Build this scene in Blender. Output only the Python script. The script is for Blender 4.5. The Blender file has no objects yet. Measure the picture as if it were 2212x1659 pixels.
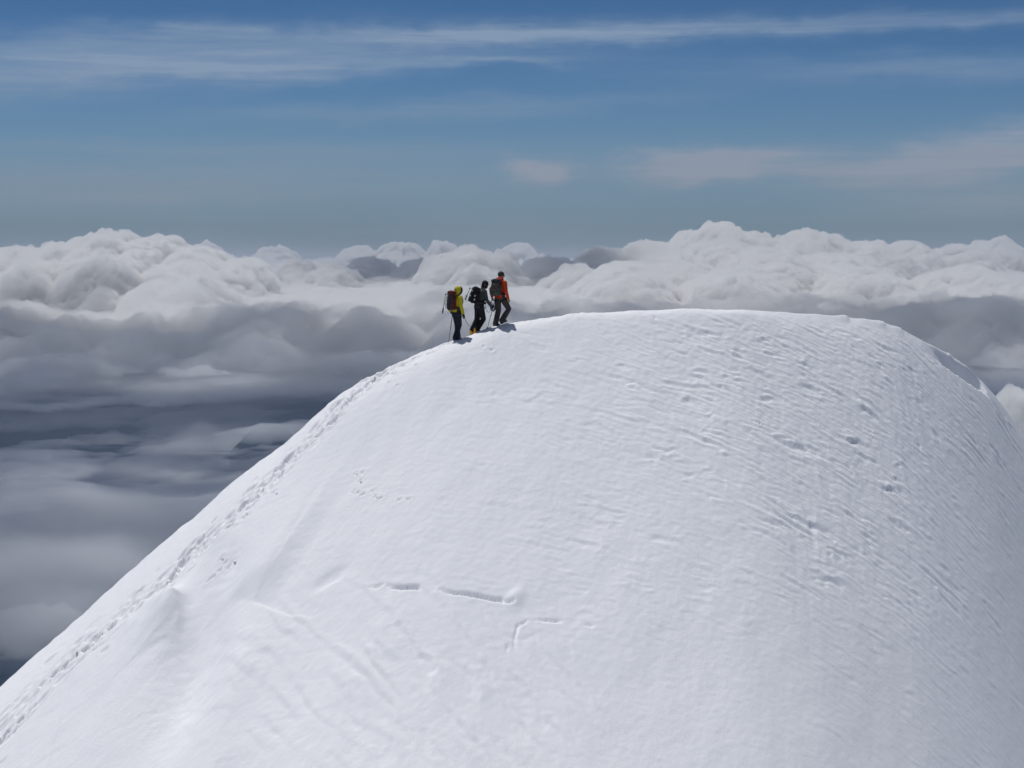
import bpy, bmesh, math, random
import numpy as np
from mathutils import Vector, Matrix

R = math.radians
scene = bpy.context.scene
col = scene.collection
rng = np.random.RandomState(7)

# ----------------------------------------------------------------------------------------------
# camera (eye of the photographer on the neighbouring top; units are metres)
# ----------------------------------------------------------------------------------------------
T = math.tan(R(13.0))            # half vertical field of view
PITCH = R(4.28)
CP, SP = math.cos(PITCH), math.sin(PITCH)
cam_d = bpy.data.cameras.new('camera')
cam = bpy.data.objects.new('camera', cam_d)
col.objects.link(cam)
cam.rotation_euler = (R(90) - PITCH, 0, 0)
cam_d.sensor_width = 36
cam_d.lens = 18.0 / (T * 4 / 3)
cam_d.clip_start = 0.5
cam_d.clip_end = 600000
scene.camera = cam


def project(x, y, z):
    d = y * CP - z * SP
    up = y * SP + z * CP
    return 1106 + 829.5 / T * x / d, 829.5 - 829.5 / T * up / d


def ray(u, v):
    a = (u - 1106) / 829.5 * T
    b = -(v - 829.5) / 829.5 * T
    return a, CP + b * SP, -SP + b * CP      # direction with unit depth


# ----------------------------------------------------------------------------------------------
# noise in numpy
# ----------------------------------------------------------------------------------------------
def hash2(ix, iy, seed):
    h = (ix.astype(np.int64) * 374761393 + iy.astype(np.int64) * 668265263 + seed * 974634777) & 0xFFFFFFFF
    h = ((h ^ (h >> 13)) * 1274126177) & 0xFFFFFFFF
    h = ((h ^ (h >> 16)) * 2246822519) & 0xFFFFFFFF
    return (h ^ (h >> 15)) & 0xFFFFFFFF


def rnd2(ix, iy, seed):
    return hash2(ix, iy, seed) / 4294967295.0


def perlin(x, y, seed=0):
    ix = np.floor(x); iy = np.floor(y)
    fx = x - ix; fy = y - iy
    sx = fx * fx * fx * (fx * (fx * 6 - 15) + 10)
    sy = fy * fy * fy * (fy * (fy * 6 - 15) + 10)

    def g(dx, dy):
        a = rnd2(ix + dx, iy + dy, seed) * 2 * math.pi
        return np.cos(a) * (fx - dx) + np.sin(a) * (fy - dy)
    a = g(0, 0); b = g(1, 0); c = g(0, 1); d = g(1, 1)
    return 1.4 * ((a * (1 - sx) + b * sx) * (1 - sy) + (c * (1 - sx) + d * sx) * sy)


def fbm(x, y, octs=4, seed=0, gain=0.5, lac=2.03):
    s = 0; a = 1.0; t = 0
    for o in range(octs):
        s = s + a * perlin(x, y, seed + 17 * o); t += a
        x = x * lac + 3.7; y = y * lac - 1.3; a *= gain
    return s / t


def worley(x, y, seed=0, jit=0.9):
    """distance to the nearest jittered point, and that cell's random value"""
    ix = np.floor(x); iy = np.floor(y)
    best = np.full(x.shape, 9.0); val = np.zeros(x.shape)
    for dx in (-1, 0, 1):
        for dy in (-1, 0, 1):
            cx = ix + dx; cy = iy + dy
            h = hash2(cx, cy, seed)
            px = cx + 0.5 + jit * ((h & 0xFFFF) / 65535.0 - 0.5)
            py = cy + 0.5 + jit * ((h >> 16) / 65535.0 - 0.5)
            d = (x - px) ** 2 + (y - py) ** 2
            m = d < best
            best = np.where(m, d, best)
            val = np.where(m, (h % 1009) / 1009.0, val)
    return np.sqrt(best), val


def smooth(a, b, x):
    t = np.clip((x - a) / (b - a), 0, 1)
    return t * t * (3 - 2 * t)


def spline(xs, ys):
    """monotone-ish cubic (Hermite with finite differences) through points"""
    xs = np.array(xs, float); ys = np.array(ys, float)
    d = np.diff(ys) / np.diff(xs)
    m = np.empty_like(ys); m[0] = d[0]; m[-1] = d[-1]
    for i in range(1, len(xs) - 1):
        m[i] = 0 if d[i - 1] * d[i] <= 0 else 2 * d[i - 1] * d[i] / (d[i - 1] + d[i])

    def f(x):
        x = np.asarray(x, float)
        i = np.clip(np.searchsorted(xs, x) - 1, 0, len(xs) - 2)
        h = xs[i + 1] - xs[i]; t = (x - xs[i]) / h
        lo = t < 0; hi = t > 1
        tt = np.clip(t, 0, 1)
        r = (ys[i] * (1 + 2 * tt) * (1 - tt) ** 2 + m[i] * h * tt * (1 - tt) ** 2
             + ys[i + 1] * tt * tt * (3 - 2 * tt) + m[i + 1] * h * tt * tt * (tt - 1))
        r = np.where(lo, ys[0] + m[0] * (x - xs[0]), r)
        r = np.where(hi, ys[-1] + m[-1] * (x - xs[-1]), r)
        return r
    return f


# ----------------------------------------------------------------------------------------------
# objects and materials
# ----------------------------------------------------------------------------------------------
def tag(o, label=None, cat=None, group=None, kind=None):
    if label: o['label'] = label
    if cat: o['category'] = cat
    if group: o['group'] = group
    if kind: o['kind'] = kind
    return o


def grid_mesh(name, P, mat, smooth_shade=True):
    """P: (rows, cols, 3) array of points"""
    n, m = P.shape[:2]
    me = bpy.data.meshes.new(name)
    me.vertices.add(n * m)
    me.vertices.foreach_set('co', P.reshape(-1).astype(np.float32))
    i = np.arange(n * m).reshape(n, m)
    q = np.stack([i[:-1, :-1], i[:-1, 1:], i[1:, 1:], i[1:, :-1]], -1).reshape(-1, 4)
    k = len(q)
    me.loops.add(k * 4)
    me.loops.foreach_set('vertex_index', q.reshape(-1).astype(np.int32))
    me.polygons.add(k)
    me.polygons.foreach_set('loop_start', (np.arange(k) * 4).astype(np.int32))
    me.update(calc_edges=True)
    me.polygons.foreach_set('use_smooth', np.full(k, smooth_shade))
    me.materials.append(mat)
    o = bpy.data.objects.new(name, me)
    col.objects.link(o)
    return o


class NT:
    """small helper for building node trees"""
    def __init__(self, tree):
        self.t = tree; tree.nodes.clear()

    def n(self, kind, **kw):
        nd = self.t.nodes.new(kind)
        for k, v in kw.items():
            if k == 'ins':
                for a, b in v.items():
                    s = nd.inputs[a]
                    if isinstance(b, bpy.types.NodeSocket): self.t.links.new(b, s)
                    else: s.default_value = b
            else: setattr(nd, k, v)
        return nd

    def math(self, op, a, b=None, c=None, clamp=False):
        nd = self.t.nodes.new('ShaderNodeMath'); nd.operation = op; nd.use_clamp = clamp
        for i, v in enumerate((a, b, c)):
            if v is None: continue
            if isinstance(v, bpy.types.NodeSocket): self.t.links.new(v, nd.inputs[i])
            else: nd.inputs[i].default_value = v
        return nd.outputs[0]

    def mix(self, f, a, b):
        nd = self.t.nodes.new('ShaderNodeMix'); nd.data_type = 'RGBA'
        for s, v in ((nd.inputs[0], f), (nd.inputs[6], a), (nd.inputs[7], b)):
            if isinstance(v, bpy.types.NodeSocket): self.t.links.new(v, s)
            else: s.default_value = v
        return nd.outputs[2]

    def link(self, a, b): self.t.links.new(a, b)


def new_mat(name):
    m = bpy.data.materials.new(name); m.use_nodes = True
    return m, NT(m.node_tree)


def rgb(*c): return (c[0], c[1], c[2], 1)


# ----------------------------------------------------------------------------------------------
# sun and sky
# ----------------------------------------------------------------------------------------------
SUN = Vector((-0.195, 0.24, 0.95)).normalized()
sun_el = math.asin(SUN.z)
sun_az = math.atan2(SUN.x, SUN.y)
sd = bpy.data.lights.new('sun', 'SUN'); so = bpy.data.objects.new('sun', sd); col.objects.link(so)
sd.energy = 2.82; sd.angle = R(0.53); sd.color = (1.0, 0.982, 0.957)
so.rotation_euler = (-SUN).to_track_quat('-Z', 'Y').to_euler()
so.location = (0, 0, 60)

w = bpy.data.worlds.new('World'); scene.world = w; w.use_nodes = True
nt = NT(w.node_tree)
sky = nt.n('ShaderNodeTexSky', sky_type='NISHITA', sun_disc=False)
sky.sun_elevation = sun_el; sky.sun_rotation = sun_az
sky.altitude = 4200; sky.air_density = 1.0; sky.dust_density = 0.6; sky.ozone_density = 1.2
# clear high-altitude blue, with thin cirrus laid out by direction (azimuth, elevation)
def vmath(op, a, b):
    nd = nt.n('ShaderNodeVectorMath', operation=op)
    for i, v in enumerate((a, b)):
        if isinstance(v, bpy.types.NodeSocket): nt.link(v, nd.inputs[i])
        else: nd.inputs[i].default_value = v
    return nd.outputs[0]


gm = nt.n('ShaderNodeGamma', ins={'Color': vmath('MULTIPLY', sky.outputs[0], (0.075,) * 3), 'Gamma': 1.4})
blue0 = vmath('MULTIPLY', gm.outputs[0], (6.6, 8.9, 9.6))
tc = nt.n('ShaderNodeTexCoord')
sep = nt.n('ShaderNodeSeparateXYZ', ins={0: tc.outputs['Generated']})
sx, sy, sz = sep.outputs
hyp = nt.math('SQRT', nt.math('ADD', nt.math('MULTIPLY', sx, sx), nt.math('MULTIPLY', sy, sy)))
az = nt.math('ARCTAN2', sx, sy)
el = nt.math('DIVIDE', sz, nt.math('MAXIMUM', hyp, 0.001))
U_ = nt.math('MULTIPLY_ADD', az, 3.593, 1.106)
V_ = nt.math('MULTIPLY_ADD', el, -3.593, 0.560)
hzn = nt.n('ShaderNodeMapRange', ins={0: el, 1: 0.13, 2: -0.01, 3: 0.0, 4: 0.95})
hzn.interpolation_type = 'SMOOTHSTEP'
blue = nt.mix(hzn.outputs[0], blue0, rgb(1.75, 2.38, 3.10))
cv1 = nt.n('ShaderNodeCombineXYZ', ins={0: nt.math('MULTIPLY', U_, 2.2), 1: nt.math('MULTIPLY', V_, 9.0), 2: 0.0})
nz1 = nt.n('ShaderNodeTexNoise', ins={'Vector': cv1.outputs[0], 'Scale': 1.0, 'Detail': 5.0, 'Roughness': 0.55})
cv2 = nt.n('ShaderNodeCombineXYZ', ins={0: nt.math('MULTIPLY', U_, 1.6), 1: nt.math('MULTIPLY', V_, 34.0), 2: 3.0})
nz2 = nt.n('ShaderNodeTexNoise', ins={'Vector': cv2.outputs[0], 'Scale': 1.0, 'Detail': 9.0, 'Roughness': 0.72, 'Distortion': 0.3})
cv3 = nt.n('ShaderNodeCombineXYZ', ins={0: nt.math('MULTIPLY', U_, 7.0), 1: nt.math('MULTIPLY', V_, 18.0), 2: 7.0})
nz3 = nt.n('ShaderNodeTexNoise', ins={'Vector': cv3.outputs[0], 'Scale': 1.0, 'Detail': 6.0, 'Roughness': 0.6})
Uw_ = nt.math('MULTIPLY_ADD', nt.math('SUBTRACT', nz3.outputs[0], 0.5), 0.25, U_)
Vw_ = nt.math('ADD', V_, nt.math('ADD', nt.math('MULTIPLY', nt.math('SUBTRACT', nz1.outputs[0], 0.5), 0.07),
                                nt.math('MULTIPLY', nt.math('SUBTRACT', nz3.outputs[0], 0.5), 0.045)))
CIRRUS = [  # u, v, half width, half height, tilt, strength
    (0.36, 0.112, 0.50, 0.040, -0.02, 0.50), (1.02, 0.084, 0.45, 0.028, -0.02, 0.78), (1.62, 0.068, 0.42, 0.018, -0.04, 0.45),
    (2.20, 0.048, 0.35, 0.016, -0.03, 0.32), (0.00, 0.170, 0.45, 0.046, -0.05, 0.50), (0.50, 0.150, 0.40, 0.018, -0.02, 0.48),
    (0.98, 0.138, 0.30, 0.012, -0.02, 0.40), (0.38, 0.066, 0.10, 0.018, 0.0, 0.32), (0.70, 0.172, 0.16, 0.014, 0.0, 0.30),
    (1.95, 0.150, 0.50, 0.030, 0.0, 0.36), (0.95, 0.240, 0.55, 0.020, -0.05, 0.22),
    (1.56, 0.350, 0.17, 0.026, -0.06, 1.25), (1.43, 0.335, 0.07, 0.014, 0.10, 0.40), (1.51, 0.385, 0.09, 0.020, -0.1, 0.35),
    (1.17, 0.362, 0.06, 0.020, 0.0, 0.95), (2.12, 0.330, 0.26, 0.040, -0.12, 0.95), (1.85, 0.375, 0.30, 0.022, 0.0, 0.30),
    (0.25, 0.400, 0.75, 0.050, -0.02, 0.32), (0.55, 0.325, 0.60, 0.022, 0.0, 0.18), (2.15, 0.430, 0.25, 0.050, 0.0, 0.30)]
total = None
for u, v, a_, b_, k_, amp in CIRRUS:
    az0 = math.atan((u - 1.106) / 3.593)
    u, v = 1.106 + 3.593 * az0, 0.560 - (0.560 - v) * math.cos(az0)
    if v < 0.2: amp *= 0.85
    du = nt.math('SUBTRACT', Uw_, u)
    dv = nt.math('SUBTRACT', nt.math('SUBTRACT', Vw_, v), nt.math('MULTIPLY', du, k_))
    e = nt.math('ADD', nt.math('POWER', nt.math('ABSOLUTE', nt.math('DIVIDE', du, a_)), 2.0), nt.math('POWER', nt.math('ABSOLUTE', nt.math('DIVIDE', dv, b_)), 2.0))
    gsn = nt.math('MULTIPLY', nt.math('EXPONENT', nt.math('MULTIPLY', e, -1.0)), amp)
    total = gsn if total is None else nt.math('ADD', total, gsn)
grain = nt.math('MULTIPLY_ADD', nz2.outputs[0], 3.0, -0.34)
cov = nt.math('MINIMUM', nt.math('MULTIPLY', total, grain), 0.88)
over = nt.n('ShaderNodeMapRange', ins={0: el, 1: 0.25, 2: 0.7, 3: 0.0, 4: 0.28})  # whitish zenith above the view, added to raise the fill light
warm = nt.n('ShaderNodeMapRange', ins={0: V_, 1: 0.15, 2: 0.40, 3: 0.0, 4: 1.0})
cir_col = nt.mix(warm.outputs[0], rgb(2.5, 3.35, 4.6), rgb(2.9, 3.2, 3.9))
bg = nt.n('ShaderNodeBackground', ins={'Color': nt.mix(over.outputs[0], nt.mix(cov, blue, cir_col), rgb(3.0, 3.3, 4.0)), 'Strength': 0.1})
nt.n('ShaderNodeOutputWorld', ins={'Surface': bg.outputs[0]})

# ----------------------------------------------------------------------------------------------
# snow mountain: crest line and faces
# ----------------------------------------------------------------------------------------------
SIL = [(-700, 2200), (-420, 1890), (-200, 1670), (0, 1481), (60, 1425), (164, 1335), (230, 1275), (300, 1213), (380, 1146), (440, 1096),
       (500, 1042), (560, 995), (607, 962), (650, 925), (700, 877), (745, 842), (800, 812), (850, 787), (900, 764),
       (965, 739), (1010, 725), (1045, 712), (1100, 698), (1180, 686), (1250, 677), (1350, 672), (1450, 668.5), (1530, 667.5),
       (1600, 669.5), (1700, 675), (1780, 681), (1850, 687), (1910, 697), (1950, 713), (2000, 737), (2040, 758),
       (2080, 783), (2110, 808), (2140, 840), (2170, 878), (2212, 932), (2300, 1040), (2420, 1210), (2600, 1500)]
DEPTH = spline([-700, -300, 0, 300, 600, 900, 1050, 1300, 1530, 1800, 2000, 2212, 2600], [38, 42.5, 46, 48.3, 50.5, 52.4, 53.5, 55.5, 57.8, 62, 65.5, 70, 77])
cu = np.array([p[0] for p in SIL], float); cv = np.array([p[1] for p in SIL], float)
cd = DEPTH(cu)
rx = (cu - 1106) / 829.5 * T; rb = -(cv - 829.5) / 829.5 * T
cx = rx * cd; cy = cd * (CP + rb * SP); cz = cd * (-SP + rb * CP)
TX = np.arange(-40, 45, 0.02)


def blur(t, sigma):
    k = np.arange(-int(3 * sigma / 0.02), int(3 * sigma / 0.02) + 1) * 0.02
    g = np.exp(-0.5 * (k / sigma) ** 2); g /= g.sum()
    pad = len(k) // 2
    tt = np.concatenate([t[0] + (t[1] - t[0]) * np.arange(-pad, 0), t, t[-1] + (t[-1] - t[-2]) * np.arange(1, pad + 1)])
    return np.convolve(tt, g, 'valid')


YT = blur(spline(cx, cy)(TX), 1.6)
S_pts = cz.copy()


def YC(x): return np.interp(x, TX, YT)


def tables(S_pts):
    s = spline(cx, S_pts)(TX)
    return blur(s, 0.12), blur(s, 1.7)


def base_height(x, y, tb):
    d = YC(x) - y            # > 0 on the near side of the crest
    dn = np.maximum(d, 0)
    f = smooth(0.2, 3.5, dn)
    S = np.interp(x, TX, tb[0]) * (1 - f) + np.interp(x, TX, tb[1]) * f
    wl = smooth(2, -14, x)   # the left ridge has a broad shoulder
    wr = smooth(6, 22, x)
    s1 = 0.74 + 0.38 * wr
    # a narrow flat rim along the crest, then the break into the face
    g1 = 0.20 - 0.02 * wl
    rt = smooth(8, 14, x)
    d0 = 0.42 + 1.1 * wl - 0.36 * rt
    k = 0.11 + 0.75 * wl + 0.7 * rt + 0.6 * wr
    near = g1 * dn + (s1 * (1 - 0.10 * wl) - g1) * k * (np.logaddexp(0, (dn - d0) / k) - np.logaddexp(0, -d0 / k))
    df = np.maximum(-d, 0)
    far = 1.35 * (np.sqrt(df * df + 2.2) - math.sqrt(2.2)) + 0.01 * df * df
    return S - near - far


def fit_crest():
    global S_pts
    xs = np.linspace(-26, 32, 1100)
    ds = np.linspace(-6, 8, 240)
    X = np.repeat(xs[None], len(ds), 0)
    D = np.repeat(ds[:, None], len(xs), 1)
    Y = YC(X) - D
    for it in range(14):
        Z = base_height(X, Y, tables(S_pts))
        U, V = project(X, Y, Z)
        corr = np.zeros(len(cu))
        for i in range(len(cu)):
            m = np.abs(U - cu[i]) < 5
            if not m.any(): continue
            vm = V[m]; k = np.argmin(vm)
            corr[i] = -(cv[i] - vm[k]) / 829.5 * T * Y[m][k]
        S_pts = S_pts + 0.8 * corr
    print('crest fit residual', np.round(np.abs(corr[3:-3]).max(), 3))


fit_crest()
TB = tables(S_pts)


def terrain_base(x, y):
    return base_height(np.clip(x, -30, 34), y, TB) - 0.9 * np.maximum(-30 - x, 0) - 1.6 * np.maximum(x - 34, 0)


def ray_hit(u, v, fn=None, y0=30.0, y1=80.0):
    """first point of the snow surface seen through picture point u, v"""
    fn = fn or terrain_base
    a, b, c = ray(u, v)
    s = np.linspace(y0, y1, 4000)
    z = fn(a * s, b * s)
    under = np.nonzero(c * s < z)[0]
    k = under[0] if len(under) else np.argmin(c * s - z)
    return a * s[k], b * s[k], float(z[k])


# grid that follows the crest: dense where the face is seen, coarse outside
def axis(lo, hi, step, outer_lo, outer_hi, grow=1.12):
    a = list(np.arange(lo, hi, step)); s = step
    while a[-1] < outer_hi: s *= grow; a.append(a[-1] + s)
    s = step
    b = []; p = lo
    while p > outer_lo: s *= grow; p -= s; b.append(p)
    return np.array(b[::-1] + a)


STEP = 0.04
gx = axis(-17.5, 25, STEP, -500, 520)
gd = axis(-2.0, 26.5, STEP, -900, 66)
X = np.repeat(gx[None], len(gd), 0)
D = np.repeat(gd[:, None], len(gx), 1)
YCX = YC(gx)
Y = YCX[None] - D
Z = terrain_base(X, Y)
U0, V0 = project(X, np.maximum(Y, 5), Z)
ix0, ix1 = np.searchsorted(gx, -17.5), np.searchsorted(gx, 25)
id0, id1 = np.searchsorted(gd, -2.0), np.searchsorted(gd, 26.5)
W = (slice(id0, id1), slice(ix0, ix1))          # the dense window
Xw, Yw, Dw = X[W], Y[W], D[W]
Zw = Z[W].copy()


def xd(pts):
    """picture points -> (x, d) on the bare snow surface"""
    out = []
    for u, v in pts:
        hx, hy, hz = ray_hit(u, v)
        out.append((hx, float(YC(hx) - hy)))
    return np.array(out)


def poly(pts, pad=1.5):
    """distance to a polyline in (x, d): window, signed distance (+ above/left), position along it, length"""
    p = np.asarray(pts)
    lo = p.min(0) - pad; hi = p.max(0) + pad
    i0, i1 = np.searchsorted(gx[ix0:ix1], [lo[0], hi[0]]); j0, j1 = np.searchsorted(gd[id0:id1], [lo[1], hi[1]])
    win = (slice(j0, j1), slice(i0, i1))
    x = Xw[win]; d = Dw[win]
    best = np.full(x.shape, 1e9); sgn = np.zeros(x.shape); tt = np.zeros(x.shape); L = 0
    for k in range(len(p) - 1):
        e = p[k + 1] - p[k]; l = math.hypot(*e); e = e / l
        px = x - p[k, 0]; pd = d - p[k, 1]
        t = np.clip(px * e[0] + pd * e[1], 0, l)
        qx = px - t * e[0]; qd = pd - t * e[1]
        dist = np.hypot(qx, qd)
        m = dist < best
        best = np.where(m, dist, best)
        sgn = np.where(m, np.where(e[0] * pd - e[1] * px > 0, -1, 1), sgn)
        tt = np.where(m, L + t, tt)
        L += l
    return win, best * sgn, tt, L


# broad wind shaping
Zw += 0.10 * fbm(Xw / 3.2, Dw / 4.5, 3, 41) * smooth(0.3, 3, Dw)
Zw += 0.022 * fbm(Xw / 0.7, Dw / 0.9, 3, 42) * smooth(-0.2, 1.0, Dw)

# rib that bounds the smooth drift at the lower left
rib = xd([(640, 1236), (585, 1243), (530, 1262), (492, 1300), (482, 1350), (505, 1400), (508, 1450), (490, 1510), (478, 1570), (468, 1650)])
win, sd_, tt, L = poly(rib, 4)
k = smooth(0, 1.2, tt) * (0.6 + 0.4 * smooth(L, L - 2, tt))
left = np.maximum(-sd_, 0); right = np.maximum(sd_, 0)
# sign: find which side is the left one
if np.mean(Xw[win][sd_ > 0.5]) < np.mean(Xw[win][sd_ < -0.5]): left, right = right, left
Zw[win] += k * (0.36 * np.exp(-(left / 2.2) ** 1.5) * np.exp(-(right / 0.8) ** 1.5))

# wind lips on the trodden ridge
for pts, amp, wl_, wr_ in (([(300, 1318), (345, 1316), (375, 1332), (384, 1360), (376, 1392), (360, 1420)], 0.22, 0.6, 0.20),
                           ([(250, 1352), (300, 1363), (335, 1385), (352, 1420), (352, 1470)], 0.13, 0.8, 0.55),
                           ([(455, 1166), (478, 1152), (500, 1163), (506, 1200), (508, 1232)], 0.10, 0.8, 0.25),
                           ([(120, 1440), (200, 1432), (240, 1460), (250, 1500)], 0.08, 1.2, 0.6)):
    win, sd_, tt, L = poly(xd(pts), 3)
    k = smooth(0, 0.8, tt) * smooth(L, L - 0.9, tt)
    a_, b_ = np.maximum(sd_, 0), np.maximum(-sd_, 0)
    if np.mean(Xw[win][sd_ > 0.3]) > np.mean(Xw[win][sd_ < -0.3]): a_, b_ = b_, a_
    Zw[win] += amp * k * (1 + 0.25 * fbm(tt / 0.5, sd_ / 0.5, 2, 44)) * np.exp(-(a_ / wl_) ** 1.5) * np.exp(-(b_ / wr_) ** 1.5)

# soft hollow between the drift lip and the rib
for (u, v, rx_, rd_, amp) in ((432, 1432, 0.85, 2.2, -0.68), (362, 1338, 0.42, 0.60, 0.34), (330, 1392, 0.45, 0.7, 0.10), (508, 1205, 0.22, 0.8, -0.09), (476, 1168, 0.30, 0.4, 0.08), (250, 1560, 1.2, 1.6, 0.12)):
    c = xd([(u, v)])[0]
    Zw += amp * np.exp(-((Xw - c[0]) / rx_) ** 2 - ((Dw - c[1]) / rd_) ** 2) * (1 + 0.08 * fbm(Xw / 0.6, Dw / 0.6, 2, 47))

# wind-carved crust: small scarps that run down to the right
Uw, Vw = U0[W], V0[W]


def blob(u, v, su, sv): return np.exp(-((Uw - u) / su) ** 2 - ((Vw - v) / sv) ** 2)


carve = (0.12 + 0.35 * blob(1900, 950, 420, 420) + 0.75 * blob(1750, 830, 330, 120) + 0.9 * blob(1900, 960, 280, 170) + 0.55 * blob(1760, 1130, 120, 190) + 0.5 * blob(1560, 760, 200, 60)
         + 0.6 * blob(2050, 1330, 120, 70) + 0.45 * blob(2080, 1000, 110, 130) + 0.35 * blob(2000, 1200, 180, 150) + 0.25 * blob(1380, 900, 250, 160)
         + 0.3 * blob(2100, 1550, 160, 160) + 0.22 * blob(1300, 1200, 260, 180))
carve = np.clip(carve, 0, 1) * smooth(0.1, 0.9, Dw)
patch = smooth(-0.25, 0.45, fbm(Xw / 1.7, Dw / 1.1, 4, 48))
patch2 = smooth(-0.1, 0.4, fbm(Xw / 1.0 + 9, Dw / 1.4, 3, 49))


def scarps(along, across, ang, seed, thr):
    ca, sa = math.cos(ang), math.sin(ang)
    a_ = Xw * ca + Dw * sa; c_ = -Xw * sa + Dw * ca
    wob = fbm(a_ / (along * 1.6), c_ / (across * 3), 3, seed)
    f = c_ / across + 1.5 * wob + 0.22 * fbm(a_ / 0.45, c_ / 0.2, 2, seed + 3)
    fr = f - np.floor(f)
    saw = np.where(fr < 0.78, fr / 0.78, 1 - smooth(0.78, 1.0, fr))
    msk = smooth(thr, thr + 0.34, fbm(a_ / along + 5.1, c_ / (across * 1.3), 3, seed + 9))
    return (saw - 0.5) * msk


Zw += carve * ((0.45 + 0.65 * patch) * 0.125 * scarps(2.0, 0.46, 0.42, 50, 0.0) + (0.4 + 0.7 * patch2) * 0.080 * scarps(1.1, 0.25, 0.36, 60, -0.10) + (0.5 + 0.5 * patch) * 0.042 * scarps(2.6, 0.17, 0.46, 62, -0.2) + 0.12 * patch2 * scarps(1.1, 0.50, 0.28, 65, 0.03) + 0.05 * patch * scarps(0.8, 0.8, -0.5, 68, 0.12))
# vertical flutes on the right-hand face
flute = np.clip(0.7 * blob(1760, 1130, 60, 170) + 0.7 * blob(1950, 930, 70, 190) + 0.5 * blob(1840, 1200, 50, 120) + 0.4 * blob(2000, 1300, 80, 200), 0, 1)
Zw += flute * 0.06 * fbm(Xw / 0.35, Dw / 2.2, 3, 71)
# long shallow drift streaks at the lower middle
drift = np.clip(1.0 * blob(800, 1480, 340, 190) + 0.8 * blob(1080, 1560, 280, 160), 0, 1)
ca, sa = math.cos(1.02), math.sin(1.02)
a_ = Xw * ca + Dw * sa; c_ = -Xw * sa + Dw * ca
f = c_ / 0.42 + 1.3 * fbm(a_ / 4.5, c_ / 1.2, 3, 80) + 0.25 * fbm(a_ / 0.6, c_ / 0.3, 2, 81)
fr = f - np.floor(f)
Zw += drift * 0.095 * (np.where(fr < 0.7, fr / 0.7, 1 - smooth(0.7, 1, fr)) - 0.5) * smooth(-0.3, 0.35, fbm(a_ / 2.0, c_ / 0.6, 3, 84))
# thin crust texture everywhere
Zw += (0.010 + 0.012 * carve) * fbm(Xw / 0.22, Dw / 0.16, 3, 90) * smooth(-0.3, 0.5, Dw)

# crevasse slits and cracks in the lower face
for pts, wdt, dep in (([(833, 1262), (850, 1270), (875, 1273), (906, 1274)], 0.09, 0.22),
                      ([(944, 1274), (965, 1284), (1020, 1291), (1088, 1302)], 0.07, 0.18),
                      ([(1088, 1300), (1100, 1305), (1112, 1304)], 0.06, 0.16),
                      ([(1113, 1408), (1114, 1375), (1121, 1352), (1140, 1341)], 0.035, 0.10),
                      ([(1150, 1340), (1180, 1341), (1212, 1343)], 0.035, 0.10),
                      ([(1096, 1410), (1099, 1390)], 0.03, 0.07),
                      ([(1255, 1350), (1284, 1356)], 0.03, 0.07),
                      ([(795, 1269), (815, 1268), (828, 1262)], 0.05, 0.10),
                      ([(1413, 583 + 100), (1414, 583 + 108)], 0.03, 0.07)):
    win, sd_, tt, L = poly(xd(pts), 1.0)
    if np.mean(Dw[win][sd_ > 0.1]) > np.mean(Dw[win][sd_ < -0.1]): sd_ = -sd_     # + is uphill
    taper = smooth(-0.02, 0.75 * min(1.2, L), tt) * smooth(L + 0.02, L - 0.12, tt)
    wv = wdt * (0.35 + 0.65 * taper)
    sd_ = sd_ + 0.030 * fbm(tt / 0.16, tt * 0 + 7.7, 3, 98)
    inside = smooth(-0.03, 0.03, sd_) * smooth(wv + 0.05, wv - 0.01, sd_) * (taper > 0.02)
    Zw[win] -= dep * np.minimum(1, 0.25 + taper) * inside
    Zw[win] += 0.07 * wdt * np.exp(-((sd_ + 0.06) / 0.09) ** 2) * taper
# dish hollow left of the slits
c = xd([(716, 1246)])[0]
e = ((Xw - c[0]) / 0.42) ** 2 + ((Dw - c[1]) / 0.20) ** 2
Zw -= 0.075 * np.exp(-e ** 1.6)
c = xd([(1116, 1292)])[0]
e = ((Xw - c[0]) / 0.22) ** 2 + ((Dw - c[1]) / 0.26) ** 2
Zw += 0.12 * np.exp(-e)


# footprints
def pit(px, pd, ang, la, lb, dep, rim=0.3):
    rr = 2.2 * la
    i0, i1 = np.searchsorted(gx[ix0:ix1], [px - rr, px + rr]); j0, j1 = np.searchsorted(gd[id0:id1], [pd - rr, pd + rr])
    if i1 <= i0 or j1 <= j0: return
    win = (slice(j0, j1), slice(i0, i1))
    qx = Xw[win] - px; qd = Dw[win] - pd
    ca, sa = math.cos(ang), math.sin(ang)
    e = np.sqrt(((qx * ca + qd * sa) / la) ** 2 + ((-qx * sa + qd * ca) / lb) ** 2)
    Zw[win] += -dep * (1 - smooth(0.55, 1.05, e)) + rim * dep * np.exp(-((e - 1.25) / 0.25) ** 2)


TRAIL = xd([(0, 1572), (60, 1512), (130, 1448), (200, 1385), (270, 1330), (330, 1286), (372, 1245), (410, 1208), (440, 1180), (500, 1122), (560, 1064), (600, 1018),
            (650, 968), (690, 925), (730, 878), (780, 838), (840, 800), (900, 772), (960, 748), (1004, 733)])
tl = np.concatenate([[0], np.cumsum(np.hypot(*np.diff(TRAIL, axis=0).T))])


def along_trail(t):
    px = np.interp(t, tl, TRAIL[:, 0]); pd = np.interp(t, tl, TRAIL[:, 1])
    qx = np.interp(t + 0.1, tl, TRAIL[:, 0]) - px; qd = np.interp(t + 0.1, tl, TRAIL[:, 1]) - pd
    return px, pd, math.atan2(qd, qx)


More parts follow.
